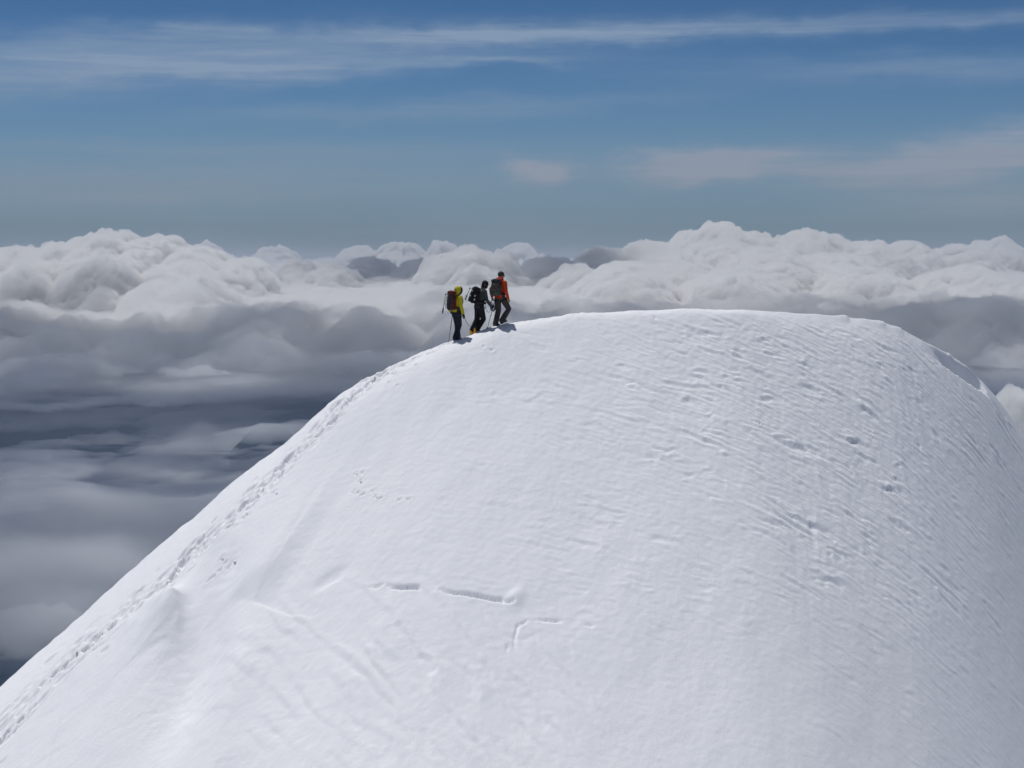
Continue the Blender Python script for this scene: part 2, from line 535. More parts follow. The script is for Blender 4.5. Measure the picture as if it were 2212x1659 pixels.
win, sd_, tt, L = poly(TRAIL, 2.0)
wd_ = 0.16 + 0.55 * (1 - tt / L) ** 0.8
band = np.exp(-(sd_ / wd_) ** 2) * smooth(L, L - 1.2, tt)
Zw[win] += band * (0.055 * fbm(Xw[win] / 0.15, Dw[win] / 0.12, 3, 46) - 0.04)
t = 0.0
while t < tl[-1]:
    f = t / tl[-1]
    px, pd, an = along_trail(t)
    half = 0.75 * (1 - f) ** 0.8 + 0.20
    if f > 0.88: half *= 0.7
    for k in range(4 if f < 0.86 else 1):
        o = rng.normal(0, half * 0.5)
        ox, od = -math.sin(an) * o, math.cos(an) * o
        big = rng.uniform(0.5, 1.35)
        pit(px + ox + rng.normal(0, 0.05), pd + od, an + rng.normal(0, 0.45), 0.17 * big, 0.085 * big, rng.uniform(0.03, 0.10) * (0.7 if f < 0.35 else 1.0), 0.35)
    t += 0.16 if f < 0.86 else 0.28
# a deeper furrow of old steps down the lower ridge
for pts in ([(440, 1160), (405, 1205), (380, 1240), (355, 1275)], [(250, 1350), (200, 1392), (150, 1435), (95, 1478)], [(60, 1545), (20, 1580), (-10, 1610)]):
    q = xd(pts)
    for k in range(60):
        j = rng.randint(len(q) - 1); f = rng.rand()
        c = q[j] * (1 - f) + q[j + 1] * f
        pit(c[0] + rng.normal(0, 0.06), c[1] + rng.normal(0, 0.06), math.atan2(*(q[j + 1] - q[j])[::-1]) + rng.normal(0, 0.3), 0.13, 0.06, rng.uniform(0.03, 0.08))
# stray prints beside the track and on the face
for (u, v) in [(770, 1022), (784, 1020), (779, 1038), (765, 1060), (775, 1064), (785, 1068), (806, 1060), (812, 1072), (824, 1076), (864, 1080), (884, 1079),
               (478, 1216), (487, 1222), (496, 1226), (505, 1214), (476, 1236), (462, 1250), (452, 1258), (590, 1069), (583, 1058), (575, 1052),
               (1046, 748), (1063, 755), (900, 788), (842, 826), (860, 832)]:
    c = xd([(u, v)])[0]
    pit(c[0], c[1], rng.uniform(-1, 1), 0.09, 0.06, 0.05, 0.6)

# crest details: ragged edge, small lips, and the hollow behind the right-hand rim
Zw += 0.05 * fbm(Xw / 0.30, Dw / 0.4, 4, 95) * np.exp(-(Dw / 0.45) ** 2) * (0.35 + 0.65 * smooth(12, 6, np.abs(Xw + 6))) + 0.05 * fbm(Xw / 1.3, Dw / 1.5, 2, 96) * np.exp(-(Dw / 0.8) ** 2)
for u, v, lx, rx_, amp in ((1828, 684, 0.55, 0.10, 0.10), (1908, 698, 0.45, 0.09, 0.08), (1946, 712, 0.35, 0.08, 0.06), (2052, 766, 0.12, 0.1, 0.08)):
    hx, hy, hz = ray_hit(u, v + 3)
    dx = Xw - hx; dd = Dw - float(YC(hx) - hy)
    Zw += amp * np.exp(-(np.maximum(-dx, 0) / lx) ** 2 - (np.maximum(dx, 0) / rx_) ** 2 - (dd / 0.22) ** 2)
hol = xd([(1985, 748), (2020, 775), (2060, 805), (2100, 832), (2138, 858)])
win, sd_, tt, L = poly(hol, 1.5)
if np.mean(Dw[win][sd_ > 0.1]) > np.mean(Dw[win][sd_ < -0.1]): sd_ = -sd_         # + is towards the rim
k = smooth(0, 0.6 * L, tt) * smooth(L, 0.9 * L, tt)
jag = 0.06 * fbm(tt / 0.25, tt * 0 + 2, 3, 97)
Zw[win] -= k * 0.75 * smooth(-0.05, 0.03, sd_ + jag) * smooth(0.85, 0.55, sd_)

Z[W] = Zw
knoll = -1.75 - 0.62 * np.maximum(Y, 0) + 0.62 * np.minimum(Y, 0) * 0.1 - 0.0035 * X * X
kk = 1.5
Z = np.where(D > 12, np.logaddexp(Z / kk, knoll / kk) * kk, Z)
P = np.stack([X, Y, Z], -1)[::-1]

snow, nt = new_mat('snow')
tc = nt.n('ShaderNodeTexCoord')
n1 = nt.n('ShaderNodeTexNoise', ins={'Vector': tc.outputs['Object'], 'Scale': 14.0, 'Detail': 4.0, 'Roughness': 0.65})
n2 = nt.n('ShaderNodeTexNoise', ins={'Vector': tc.outputs['Object'], 'Scale': 0.35, 'Detail': 3.0})
bump_n = nt.n('ShaderNodeBump', ins={'Strength': nt.math('MULTIPLY_ADD', n2.outputs[0], 0.9, -0.12, clamp=True), 'Distance': 0.03, 'Height': n1.outputs[0]})
snow_col = nt.mix(n2.outputs[0], rgb(0.85, 0.862, 0.895), rgb(0.88, 0.887, 0.915))
bs = nt.n('ShaderNodeBsdfPrincipled', ins={'Base Color': snow_col, 'Roughness': 0.75, 'Specular IOR Level': 0.15, 'Normal': bump_n.outputs[0]})
nt.n('ShaderNodeOutputMaterial', ins={'Surface': bs.outputs[0]})
mount = grid_mesh('snow_mountain', P, snow)
tag(mount, 'rounded snow dome with wind-carved face and a trodden ridge', 'mountain', kind='structure')
print('terrain verts', P.shape)


def ground(x, y):
    """height of the finished snow surface"""
    i = np.clip(np.searchsorted(gx, x) - 1, 0, len(gx) - 2); d = float(YC(x)) - y
    j = np.clip(np.searchsorted(gd, d) - 1, 0, len(gd) - 2)
    fx = (x - gx[i]) / (gx[i + 1] - gx[i]); fd = (d - gd[j]) / (gd[j + 1] - gd[j])
    return float((Z[j, i] * (1 - fx) + Z[j, i + 1] * fx) * (1 - fd) + (Z[j + 1, i] * (1 - fx) + Z[j + 1, i + 1] * fx) * fd)


# ----------------------------------------------------------------------------------------------
# cloud sea
# ----------------------------------------------------------------------------------------------
def bump(x, y, L, seed, rad=0.8):
    d, v = worley(x / L, y / L, seed)
    return np.sqrt(np.maximum(0, 1 - (d / rad) ** 2)) * (0.55 + 0.45 * v)


def at(u, r, v=560):
    """world point at distance r under picture column u (and height under picture row v)"""
    a, b, c = ray(u, v)
    return a * r, r, c / b * r


def volume_mat(name, color, density, aniso):
    m, nt = new_mat(name)
    vs = nt.n('ShaderNodeVolumeScatter', ins={'Color': rgb(*color), 'Density': density, 'Anisotropy': aniso})
    nt.n('ShaderNodeOutputMaterial', ins={'Volume': vs.outputs[0]})
    return m


def air_mat(name, color, density):
    """haze: scattering and absorption that add up to one even extinction"""
    m, nt = new_mat(name)
    vs = nt.n('ShaderNodeVolumeScatter', ins={'Color': rgb(*color), 'Density': density, 'Anisotropy': 0.0})
    va = nt.n('ShaderNodeVolumeAbsorption', ins={'Color': rgb(*color), 'Density': density})
    ad = nt.n('ShaderNodeAddShader', ins={0: vs.outputs[0], 1: va.outputs[0]})
    nt.n('ShaderNodeOutputMaterial', ins={'Volume': ad.outputs[0]})
    return m


def closed_layer(name, X2, Y2, H2, base, mat):
    """cloud body between a top surface and a flat base, closed all round"""
    H2 = np.maximum(H2, base + 0.5)
    top = np.stack([X2, Y2, H2], -1)
    bot = top.copy(); bot[..., 2] = base
    step = 40
    rows = list(range(0, len(bot), step))
    if rows[-1] != len(bot) - 1: rows.append(len(bot) - 1)
    F = np.concatenate([bot[:1], top, bot[rows[::-1]]], 0)
    return grid_mesh(name, F, mat)


def fan(half, n_a, r0, r1, n_r):
    A, RR = np.meshgrid(np.linspace(-half, half, n_a), np.geomspace(r0, r1, n_r))
    return np.tan(A) * RR, RR


def dome(u, r, v, wpx, deep=2.2):
    """rounded cloud tower: top seen at picture point (u, v) from the camera's place, at distance r"""
    x0, y0, z0 = at(u, r, v)
    wx = wpx / 829.5 * T * r
    e = ((wx_ - x0) / wx) ** 2 + ((wy_ - y0) / (wx * deep)) ** 2
    return z0 - 0.62 * wx * e


# the bright cumulus far out
CX, CY = fan(0.42, 1300, 24500, 150000, 900)
wx_ = CX + 330 * fbm(CX / 900, CY / 900, 3, 11); wy_ = CY + 330 * fbm(CX / 900, CY / 900, 3, 12)
H = -760 + 240 * smooth(26000, 33000, CY) + 170 * smooth(34000, 60000, CY) + 220 * fbm(CX / 4200, CY / 7000, 3, 5)
DOMES = [(1558, 34000, 492, 62), (1500, 34500, 512, 90), (1620, 34000, 512, 90), (1400, 34500, 530, 120), (1740, 34500, 505, 75), (1800, 34500, 518, 70), (1690, 33500, 525, 110),
         (1550, 32000, 530, 150), (1300, 34000, 545, 110), (1880, 34000, 532, 100), (1640, 30500, 548, 150), (1450, 31000, 556, 150), (1800, 30500, 560, 170),
         (1960, 36000, 530, 60), (2150, 44000, 522, 60), (2060, 38000, 540, 90), (1350, 28500, 580, 130), (1580, 28000, 590, 150), (1850, 28500, 590, 160), (2080, 29000, 585, 150),
         (250, 29500, 512, 120), (170, 29500, 528, 110), (340, 29300, 526, 120), (420, 29000, 545, 120), (40, 29800, 545, 110), (-60, 29800, 540, 110), (510, 28800, 570, 110),
         (240, 27500, 562, 160), (90, 27500, 575, 140), (400, 27200, 585, 140),
         (1015, 31000, 538, 46), (1075, 31500, 550, 36), (955, 31000, 556, 40), (860, 60000, 533, 70), (780, 60000, 538, 60), (960, 60000, 530, 40), (600, 62000, 541, 60),
         (450, 62000, 534, 30), (640, 33000, 572, 60), (720, 32000, 580, 70), (800, 36000, 566, 70), (900, 34000, 572, 60), (1180, 33000, 566, 70), (1240, 30000, 584, 80), (1120, 60000, 538, 60)]
vig = 0.6 + 0.7 * smooth(-0.3, 0.5, fbm(CX / 4000, CY / 5000, 2, 8))
H = H + vig * (190 * (bump(wx_, wy_, 2300, 21) - 0.72) + 150 * (bump(wx_, wy_, 950, 22) - 0.5))
for q in DOMES: H = np.maximum(H, dome(*q))
farb = 1 + 1.3 * smooth(33000, 60000, CY)
H += farb * 150 * (bump(wx_, wy_, 470, 23) - 0.45) + 160 * (farb - 1) * (bump(wx_, wy_, 1500, 35) - 0.6) + 135 * (bump(wx_, wy_, 210, 24) - 0.4) + 68 * bump(wx_, wy_, 95, 25) + 26 * fbm(CX / 130, CY / 130, 3, 34, 0.6)
H -= 900 * smooth(27000, 24500, CY + 900 * fbm(CX / 1500, CY / 1500, 3, 9))
cloud = volume_mat('cloud', (0.95, 0.955, 0.962), 0.014, 0.25)
cs = closed_layer('cumulus_bank', CX, CY, H, -1500.0, cloud)
tag(cs, 'banks of bright cumulus clouds along the horizon', 'clouds', kind='stuff')

# the hazier, softer cloud masses this side of them
CX, CY = fan(0.46, 1000, 12000, 30500, 900)
wx_ = CX + 420 * fbm(CX / 1100, CY / 1100, 4, 13); wy_ = CY + 420 * fbm(CX / 1100, CY / 1100, 4, 14)
big = fbm(CX / 1900, CY / 4200, 4, 15)
H = -1040 + 330 * smooth(17000, 28000, CY) + 400 * big
H += 140 * (bump(wx_, wy_, 1500, 26) - 0.6) + 160 * (bump(wx_, wy_, 640, 27) - 0.45) + 110 * (bump(wx_, wy_, 280, 28) - 0.4) + 60 * (bump(wx_, wy_, 130, 32) - 0.4) + 85 * fbm(CX / 210, CY / 210, 4, 29, 0.6)
for q in [(95, 21500, 655, 60), (20, 21500, 668, 80), (300, 21000, 690, 70), (780, 22500, 640, 80), (850, 22500, 655, 80), (330, 26000, 608, 60), (400, 26000, 600, 45), (240, 26500, 606, 50),
          (2150, 22500, 640, 90), (1950, 23500, 650, 80), (2230, 21500, 670, 70)]:
    H = np.maximum(H, dome(*q) + 90 * (bump(wx_, wy_, 420, 31) - 0.5) + 60 * fbm(CX / 300, CY / 300, 3, 30))
H -= 700 * smooth(25000, 16500, CY + 6000 * fbm(CX / 2600, CY / 5200, 4, 6))
H -= 1000 * smooth(28500, 30500, CY)
soft = volume_mat('soft_cloud', (0.93, 0.94, 0.955), 0.006, 0.25)
cs = closed_layer('cloud_sea', CX, CY, H, -1330.0, soft)
tag(cs, 'soft grey cloud sea spreading between the ridge and the bright banks', 'clouds', kind='stuff')

# a ragged sheet under their near edge, thinning out towards the ridge
SX, SY = fan(0.5, 620, 9500, 26000, 620)
th = fbm(SX / 2100, SY / 3800, 5, 121, 0.58) + 0.16 * smooth(13000, 19000, SY) - 0.02 + 0.25 * smooth(21000, 25000, SY)
th -= 0.45 * np.exp(-((SX - at(80, 14500)[0]) / 1500) ** 2 - ((SY - 15500) / 2200) ** 2)
HS = -1500 + 300 * smooth(17000, 25000, SY) + 240 * th + 24 * bump(SX, SY, 320, 122)
HS = np.where(th > 0, HS, -1600)
sheet = volume_mat('sheet_cloud', (0.89, 0.91, 0.945), 0.0030, 0.25)
sh = closed_layer('stratocumulus', SX, SY, np.maximum(HS, -1500 + 300 * smooth(17000, 25000, SY)), -1501.0, sheet)
tag(sh, 'ragged hazy cloud sheet under the near edge of the cloud sea', 'clouds', kind='stuff')

# thin grey stratus nearer and lower
SX, SY = fan(0.5, 460, 4200, 45000, 560)
th = fbm(SX / 2600, SY / 5200, 5, 101, 0.55) + 0.08 + 0.16 * smooth(16000, 12500, SY)
th += 0.5 * np.exp(-((SX - at(150, 14000)[0]) / 1500) ** 2 - ((SY - 13200) / 2600) ** 2)
HS = -2150 + 300 * th
thin = volume_mat('thin_cloud', (0.87, 0.89, 0.93), 0.0036, 0.25)
st = closed_layer('stratus', SX, SY, HS, -2150.0, thin)
tag(st, 'thin grey stratus veil far below the ridge', 'clouds', kind='stuff')

# unseen cloud sheet, added above the view to keep the sun off the nearer clouds
DX, DY = fan(0.62, 240, 7000, 42000, 330)
HD = 7500 + 560 * np.clip(1.5 * fbm(DX / 2600, DY / 2600, 4, 111) + 0.40, 0, 1.3) * smooth(29000, 26000, DY + 1500 * fbm(DX / 2500, DY / 2500, 3, 112)) * smooth(7000, 9000, DY)
HD = HD + 500 * np.exp(-((DX - at(900, 34000)[0] + 1700) / 1800) ** 2 - ((DY - 37500) / 3000) ** 2) + 450 * np.exp(-((DX - at(1250, 32000)[0] + 1700) / 900) ** 2 - ((DY - 34500) / 1800) ** 2)
for (u, r, rr) in ((2210, 13000, 1500), (90, 10200, 1100), (300, 28000, 1500)):
    hx, hy, _ = at(u, r)
    HD = 7500 + (HD - 7500) * (1 - 0.95 * np.exp(-((DX - hx + 1700) / rr) ** 2 - ((DY - hy - 2100) / (1.3 * rr)) ** 2))
veil = volume_mat('shade_cloud', (0.93, 0.94, 0.96), 0.0075, 0.4)
dk = closed_layer('added_shade_cloud', DX, DY, HD, 7500.0, veil)
tag(dk, 'added high cloud sheet, out of view, that shades the nearer clouds', 'clouds', kind='stuff')

# air haze
def box_mesh(name, lo, hi, mat):
    bm = bmesh.new(); bmesh.ops.create_cube(bm, size=1)
    for v in bm.verts:
        v.co = Vector([(lo[i] + hi[i]) / 2 + v.co[i] * (hi[i] - lo[i]) for i in range(3)])
    me = bpy.data.meshes.new(name); bm.to_mesh(me); bm.free(); me.materials.append(mat)
    o = bpy.data.objects.new(name, me); col.objects.link(o); return o


for lo_, hi_, mfp, hue in ((-2790, -901, 27000.0, (0.50, 0.65, 0.92)), (-900, 500, 72000.0, (0.64, 0.72, 0.84))):
    air = air_mat('air', hue, 1 / mfp)
    hz = box_mesh('haze', (-200000, 1500, lo_), (200000, 210000, hi_), air)
    tag(hz, 'blue haze in the distant air', 'haze', kind='stuff')


def puff(name, label, domes, base, seed, L=430, dens=0.02):
    """a cumulus of its own: closed body over a local patch of ground"""
    cxs = [at(u, r)[0] for u, r, v, wpx in domes]; cys = [r for u, r, v, wpx in domes]
    ws = [wpx / 829.5 * T * r for u, r, v, wpx in domes]
    x0 = min(c - q for c, q in zip(cxs, ws)) - 200; x1 = max(c + q for c, q in zip(cxs, ws)) + 200
    y0 = min(c - 1.8 * q for c, q in zip(cys, ws)) - 200; y1 = max(c + 1.8 * q for c, q in zip(cys, ws)) + 200
    PX, PY = np.meshgrid(np.linspace(x0, x1, 260), np.linspace(y0, y1, 200))
    Hp = np.full(PX.shape, base - 600.0)
    for (u, r, v, wpx), q in zip(domes, ws):
        ax, ay, az_ = at(u, r, v)
        e = ((PX - ax) / q) ** 2 + ((PY - ay) / (1.8 * q)) ** 2
        Hp = np.maximum(Hp, az_ - 0.85 * min(az_ - base, 1.1 * q) * e)
    f = L / 430.0
    Hp += f * (210 * (bump(PX, PY, L, seed) - 0.5) + 110 * (bump(PX, PY, L * 0.46, seed + 1) - 0.45) + 45 * (bump(PX, PY, L * 0.22, seed + 2) - 0.4))
    Hp += 60 * fbm(PX / 300, PY / 300, 3, seed + 3)
    m = volume_mat(name, (0.84, 0.845, 0.87), dens, 0.25)
    o = closed_layer(name, PX, PY, Hp, base, m)
    return tag(o, label, 'cloud')


puff('cumulus_cloud', 'small bright cumulus cloud peeking out behind the right flank of the snow dome',
     [(2205, 13000, 845, 55), (2260, 13000, 850, 70), (2175, 13200, 868, 30), (2240, 12800, 900, 90)], -2100, 201, 260)
puff('cumulus_cloud', 'pale cloud puff at the lower left, touching the snow slope',
     [(60, 10300, 1318, 60), (115, 10200, 1303, 34), (140, 10100, 1318, 26), (10, 10400, 1326, 60), (60, 10000, 1345, 110)], -2290, 211, 110, 0.010)
puff('cumulus_cloud', 'faint brownish cloud puff rising from the grey veil beside the dark distant hill',
     [(430, 19500, 912, 36), (395, 19600, 932, 40), (470, 19400, 938, 45), (440, 19200, 945, 70)], -2150, 221, 160, 0.0030)
puff('cumulus_cloud', 'small faint cloud puff above the grey veil, left of the brownish one',
     [(232, 19800, 936, 30), (255, 19800, 944, 34), (205, 19900, 946, 30)], -2150, 231, 130, 0.0030)

# dark hill that breaks through the low cloud
hx0, hy0, hz0 = at(580, 19000, 918)
hu, hv = np.meshgrid(np.linspace(-2200, 2200, 120), np.linspace(-2200, 2200, 120))
hh = -2800 + (hz0 + 2800) * np.exp(-(hu / 720) ** 2 - (hv / 900) ** 2) * (1 + 0.10 * fbm(hu / 300 + 3, hv / 300, 4, 300)) - 4
hill_m, nt = new_mat('hill')
nzh = nt.n('ShaderNodeTexNoise', ins={'Scale': 0.004, 'Detail': 5.0})
tcg = nt.n('ShaderNodeTexCoord'); nt.link(tcg.outputs['Object'], nzh.inputs['Vector'])
bs = nt.n('ShaderNodeBsdfDiffuse', ins={'Color': nt.mix(nzh.outputs[0], rgb(0.015, 0.03, 0.04), rgb(0.05, 0.06, 0.06))})
nt.n('ShaderNodeOutputMaterial', ins={'Surface': bs.outputs[0]})
hl = grid_mesh('distant_hill', np.stack([hu + hx0, hv + hy0, hh], -1), hill_m)
tag(hl, 'dark blue hill top breaking through the low cloud', 'hill', kind='structure')

# lowland under the clouds
low, nt = new_mat('lowland')
bs = nt.n('ShaderNodeBsdfDiffuse', ins={'Color': rgb(0.03, 0.05, 0.07)})
nt.n('ShaderNodeOutputMaterial', ins={'Surface': bs.outputs[0]})
g = np.array([[(-300000, -300000, -2800), (300000, -300000, -2800)], [(-300000, 300000, -2800), (300000, 300000, -2800)]], float)
lo = grid_mesh('lowland', g, low); tag(lo, kind='structure')

# ----------------------------------------------------------------------------------------------
# climbers
# ----------------------------------------------------------------------------------------------
V = Vector


class MB:
    """collects closed pieces; solid() fuses them into one continuous surface"""
    def __init__(self): self.bm = bmesh.new()

    def loft(self, rings, n=14):
        """rings: (centre, rx, ry) ; the frame follows the path, rx across, ry front to back"""
        c = [V(r[0]) for r in rings]; prev = None; loops = []
        for i, (p, rx, ry) in enumerate(rings):
            t = (c[min(i + 1, len(c) - 1)] - c[max(i - 1, 0)]).normalized()
            side = V((0, 1, 0)) if prev is None else prev
            side = side - t * side.dot(t)
            if side.length < 1e-3: side = V((1, 0, 0)) - t * t.x
            side.normalize(); prev = side
            fr = t.cross(side)
            loops.append([self.bm.verts.new(c[i] + side * rx * math.cos(a) + fr * ry * math.sin(a)) for a in [2 * math.pi * k / n for k in range(n)]])
        for A_, B_ in zip(loops[:-1], loops[1:]):
            for k in range(n): self.bm.faces.new((A_[k], A_[(k + 1) % n], B_[(k + 1) % n], B_[k]))
        self.bm.faces.new(loops[0][::-1]); self.bm.faces.new(loops[-1])
        return self

    def limb(self, pts, radii, n=12):
        """round tapered limb with domed ends"""
        pts = [V(p) for p in pts]
        a = (pts[0] - pts[1]).normalized(); b = (pts[-1] - pts[-2]).normalized()
        rings = [(pts[0] + a * radii[0] * 0.85, radii[0] * 0.4, radii[0] * 0.4), (pts[0] + a * radii[0] * 0.5, radii[0] * 0.85, radii[0] * 0.85)]
        rings += [(p, r, r) for p, r in zip(pts, radii)]
        rings += [(pts[-1] + b * radii[-1] * 0.5, radii[-1] * 0.85, radii[-1] * 0.85), (pts[-1] + b * radii[-1] * 0.85, radii[-1] * 0.4, radii[-1] * 0.4)]
        return self.loft(rings, n)

    def ball(self, c, r, rot=None, seg=16):
        r = (r, r, r) if isinstance(r, (int, float)) else r
        m = Matrix.Translation(V(c)) @ (rot.to_4x4() if rot else Matrix.Identity(4)) @ Matrix.Diagonal((r[0], r[1], r[2], 1))
        bmesh.ops.create_uvsphere(self.bm, u_segments=seg, v_segments=seg * 2 // 3, radius=1, matrix=m)
        return self

    def block(self, c, size, bevel=0.02, rot=None, taper=None):
        b = bmesh.new(); bmesh.ops.create_cube(b, size=1)
        for v in b.verts:
            q = v.co.copy()
            v.co = V((q.x * size[0], q.y * size[1], q.z * size[2]))
            if taper and q.z > 0: v.co.x *= taper; v.co.y *= taper
        if bevel: bmesh.ops.bevel(b, geom=list(b.edges), offset=bevel, segments=3, profile=0.6, affect='EDGES')
        m = Matrix.Translation(V(c)) @ (rot.to_4x4() if rot else Matrix.Identity(4))
        bmesh.ops.transform(b, matrix=m, verts=b.verts)
        me = bpy.data.meshes.new('tmp'); b.to_mesh(me); b.free()
        self.bm.from_mesh(me); bpy.data.meshes.remove(me)
        return self

    def tube(self, pts, r, n=8):
        return self.loft([(p, r, r) for p in pts], n)

    def build(self, name, mat, parent=None, voxel=None, smooth_it=0, off=(0, 0, 0)):
        me = bpy.data.meshes.new(name)
        bmesh.ops.recalc_face_normals(self.bm, faces=self.bm.faces)
        bmesh.ops.translate(self.bm, vec=-V(off), verts=self.bm.verts)
        self.bm.to_mesh(me); self.bm.free()
        o = bpy.data.objects.new(name, me); col.objects.link(o)
        if voxel:
            md = o.modifiers.new('r', 'REMESH'); md.mode = 'VOXEL'; md.voxel_size = voxel
            if smooth_it:
                ms = o.modifiers.new('s', 'SMOOTH'); ms.factor = 0.5; ms.iterations = smooth_it
            dg = bpy.context.evaluated_depsgraph_get(); dg.update()
            me2 = bpy.data.meshes.new_from_object(o.evaluated_get(dg))
            o.modifiers.clear(); o.data = me2; bpy.data.meshes.remove(me); me2.name = name; me = me2
        me.polygons.foreach_set('use_smooth', [True] * len(me.polygons))
        me.materials.clear(); me.materials.append(mat)
        if parent: o.parent = parent
        return o


def cloth(name, c, c2=None, rough=0.75, bump_s=0.5, scale=9.0):
    m, nt = new_mat(name)
    tc = nt.n('ShaderNodeTexCoord')
    n1 = nt.n('ShaderNodeTexNoise', ins={'Vector': tc.outputs['Object'], 'Scale': scale, 'Detail': 3.0, 'Distortion': 0.8})
    b = nt.n('ShaderNodeBump', ins={'Strength': bump_s, 'Distance': 0.05, 'Height': n1.outputs[0]})
    c2 = c2 or tuple(0.65 * k for k in c)
    bs = nt.n('ShaderNodeBsdfPrincipled', ins={'Base Color': nt.mix(n1.outputs[0], rgb(*c2), rgb(*c)), 'Roughness': rough, 'Specular IOR Level': 0.25, 'Normal': b.outputs[0]})
    nt.n('ShaderNodeOutputMaterial', ins={'Surface': bs.outputs[0]})
    return m


def hard(name, c, rough=0.4, metal=0.0):
    m, nt = new_mat(name)
    tc = nt.n('ShaderNodeTexCoord')
    n1 = nt.n('ShaderNodeTexNoise', ins={'Vector': tc.outputs['Object'], 'Scale': 30.0, 'Detail': 2.0})
    bs = nt.n('ShaderNodeBsdfPrincipled', ins={'Base Color': nt.mix(n1.outputs[0], rgb(*[0.8 * k for k in c]), rgb(*c)), 'Roughness': rough, 'Metallic': metal})
    nt.n('ShaderNodeOutputMaterial', ins={'Surface': bs.outputs[0]})
    return m


M = dict(
    skin=cloth('skin', (0.42, 0.24, 0.17), (0.38, 0.20, 0.14), 0.55, 0.05),
    yellow=cloth('yellow_shell', (0.58, 0.49, 0.02), (0.40, 0.33, 0.02)),
    orange=cloth('orange_shell', (0.56, 0.062, 0.012), (0.42, 0.038, 0.01)),
    greyjkt=cloth('grey_green_softshell', (0.055, 0.062, 0.055), (0.035, 0.042, 0.040)),
    navy=cloth('navy_trousers', (0.016, 0.019, 0.030), (0.010, 0.012, 0.018)),
    blue=cloth('blue_panel', (0.03, 0.05, 0.16)),
    black=cloth('black_cloth', (0.012, 0.013, 0.015), (0.008, 0.008, 0.010)),
    charcoal=cloth('charcoal_cloth', (0.040, 0.040, 0.042), (0.025, 0.025, 0.026)),
    brown=cloth('grey_brown_trousers', (0.060, 0.052, 0.050), (0.036, 0.032, 0.034)),
    red=cloth('red_nylon', (0.16, 0.010, 0.016), (0.10, 0.007, 0.011)),
    darkred=cloth('dark_red_nylon', (0.13, 0.012, 0.016), (0.05, 0.012, 0.014)),
    olive=cloth('olive_grey_nylon', (0.085, 0.085, 0.072), (0.055, 0.055, 0.048)),
    tan=cloth('tan_leather', (0.30, 0.22, 0.09), (0.2, 0.15, 0.06)),
    white=hard('white_webbing', (0.6, 0.6, 0.6), 0.7),
    yellowhard=hard('yellow_boot_plastic', (0.75, 0.38, 0.02), 0.45),
    steel=hard('crampon_steel', (0.45, 0.45, 0.46), 0.35, 0.9),
    pole=hard('pole_alloy', (0.05, 0.055, 0.07), 0.35, 0.6),
    rubber=hard('black_rubber', (0.012, 0.012, 0.013), 0.7),
    lens=hard('dark_lens', (0.01, 0.01, 0.012), 0.08),
    rope=cloth('rope', (0.10, 0.11, 0.16), (0.04, 0.045, 0.08), 0.8, 0.4, 60.0),
    boot=cloth('boot_grey', (0.07, 0.07, 0.065), (0.03, 0.03, 0.03)),
)


def ik(a, b, l1, l2, bend):
    a, b, bend = V(a), V(b), V(bend)
    d = b - a; L = min(d.length, (l1 + l2) * 0.999); u = d.normalized()
    x = (l1 * l1 - l2 * l2 + L * L) / (2 * L)
    h = math.sqrt(max(0, l1 * l1 - x * x))
    n = (bend - u * bend.dot(u)).normalized()
    return a + u * x + n * h


def hand(mb, wrist, fore, palm_n, side, grip):
    """palm with four unequal bent fingers and a thumb off its side. fore: direction of the fingers; palm_n: out of the palm"""
    fore = V(fore).normalized(); palm_n = (V(palm_n) - fore * V(palm_n).dot(fore)).normalized(); lat = fore.cross(palm_n) * side
    w_ = V(wrist)
    mb.limb([w_, w_ + fore * 0.045, w_ + fore * 0.075], [0.030, 0.036, 0.032])
    mb.loft([(w_ + fore * 0.02, 0.036, 0.018), (w_ + fore * 0.055, 0.044, 0.020), (w_ + fore * 0.095, 0.042, 0.017)], 12)
    for k, (o, ln) in enumerate(((0.030, 0.070), (0.010, 0.078), (-0.011, 0.072), (-0.030, 0.058))):
        p = w_ + fore * 0.088 + lat * o
        d = fore; pts = [p]; seg = (0.45, 0.32, 0.23)
        for j in range(3):
            ang = grip * (0.75, 0.95, 0.8)[j] + 0.04 * k
            q = Matrix.Rotation(ang * (1 if side > 0 else -1), 3, lat)
            d1 = q @ d
            if d1.dot(palm_n) < d.dot(palm_n): d1 = Matrix.Rotation(-ang * (1 if side > 0 else -1), 3, lat) @ d
            d = d1.normalized(); p = p + d * ln * seg[j]; pts.append(p)
        mb.limb(pts, [0.0125, 0.0118, 0.0108, 0.0095], 8)
    b0 = w_ + fore * 0.035 + lat * 0.032
    b1 = b0 + (lat * 0.7 + fore * 0.6 + palm_n * 0.35).normalized() * 0.040
    b2 = b1 + (fore * 0.8 + palm_n * (0.3 + 0.6 * grip) - lat * 0.2 * grip).normalized() * 0.034
    mb.limb([b0, b1, b2], [0.0155, 0.0135, 0.0110], 8)


def local_ground(Mw, x, y):
    p = Mw @ V((x, y, 0))
    return ground(p.x, p.y) - Mw.translation.z


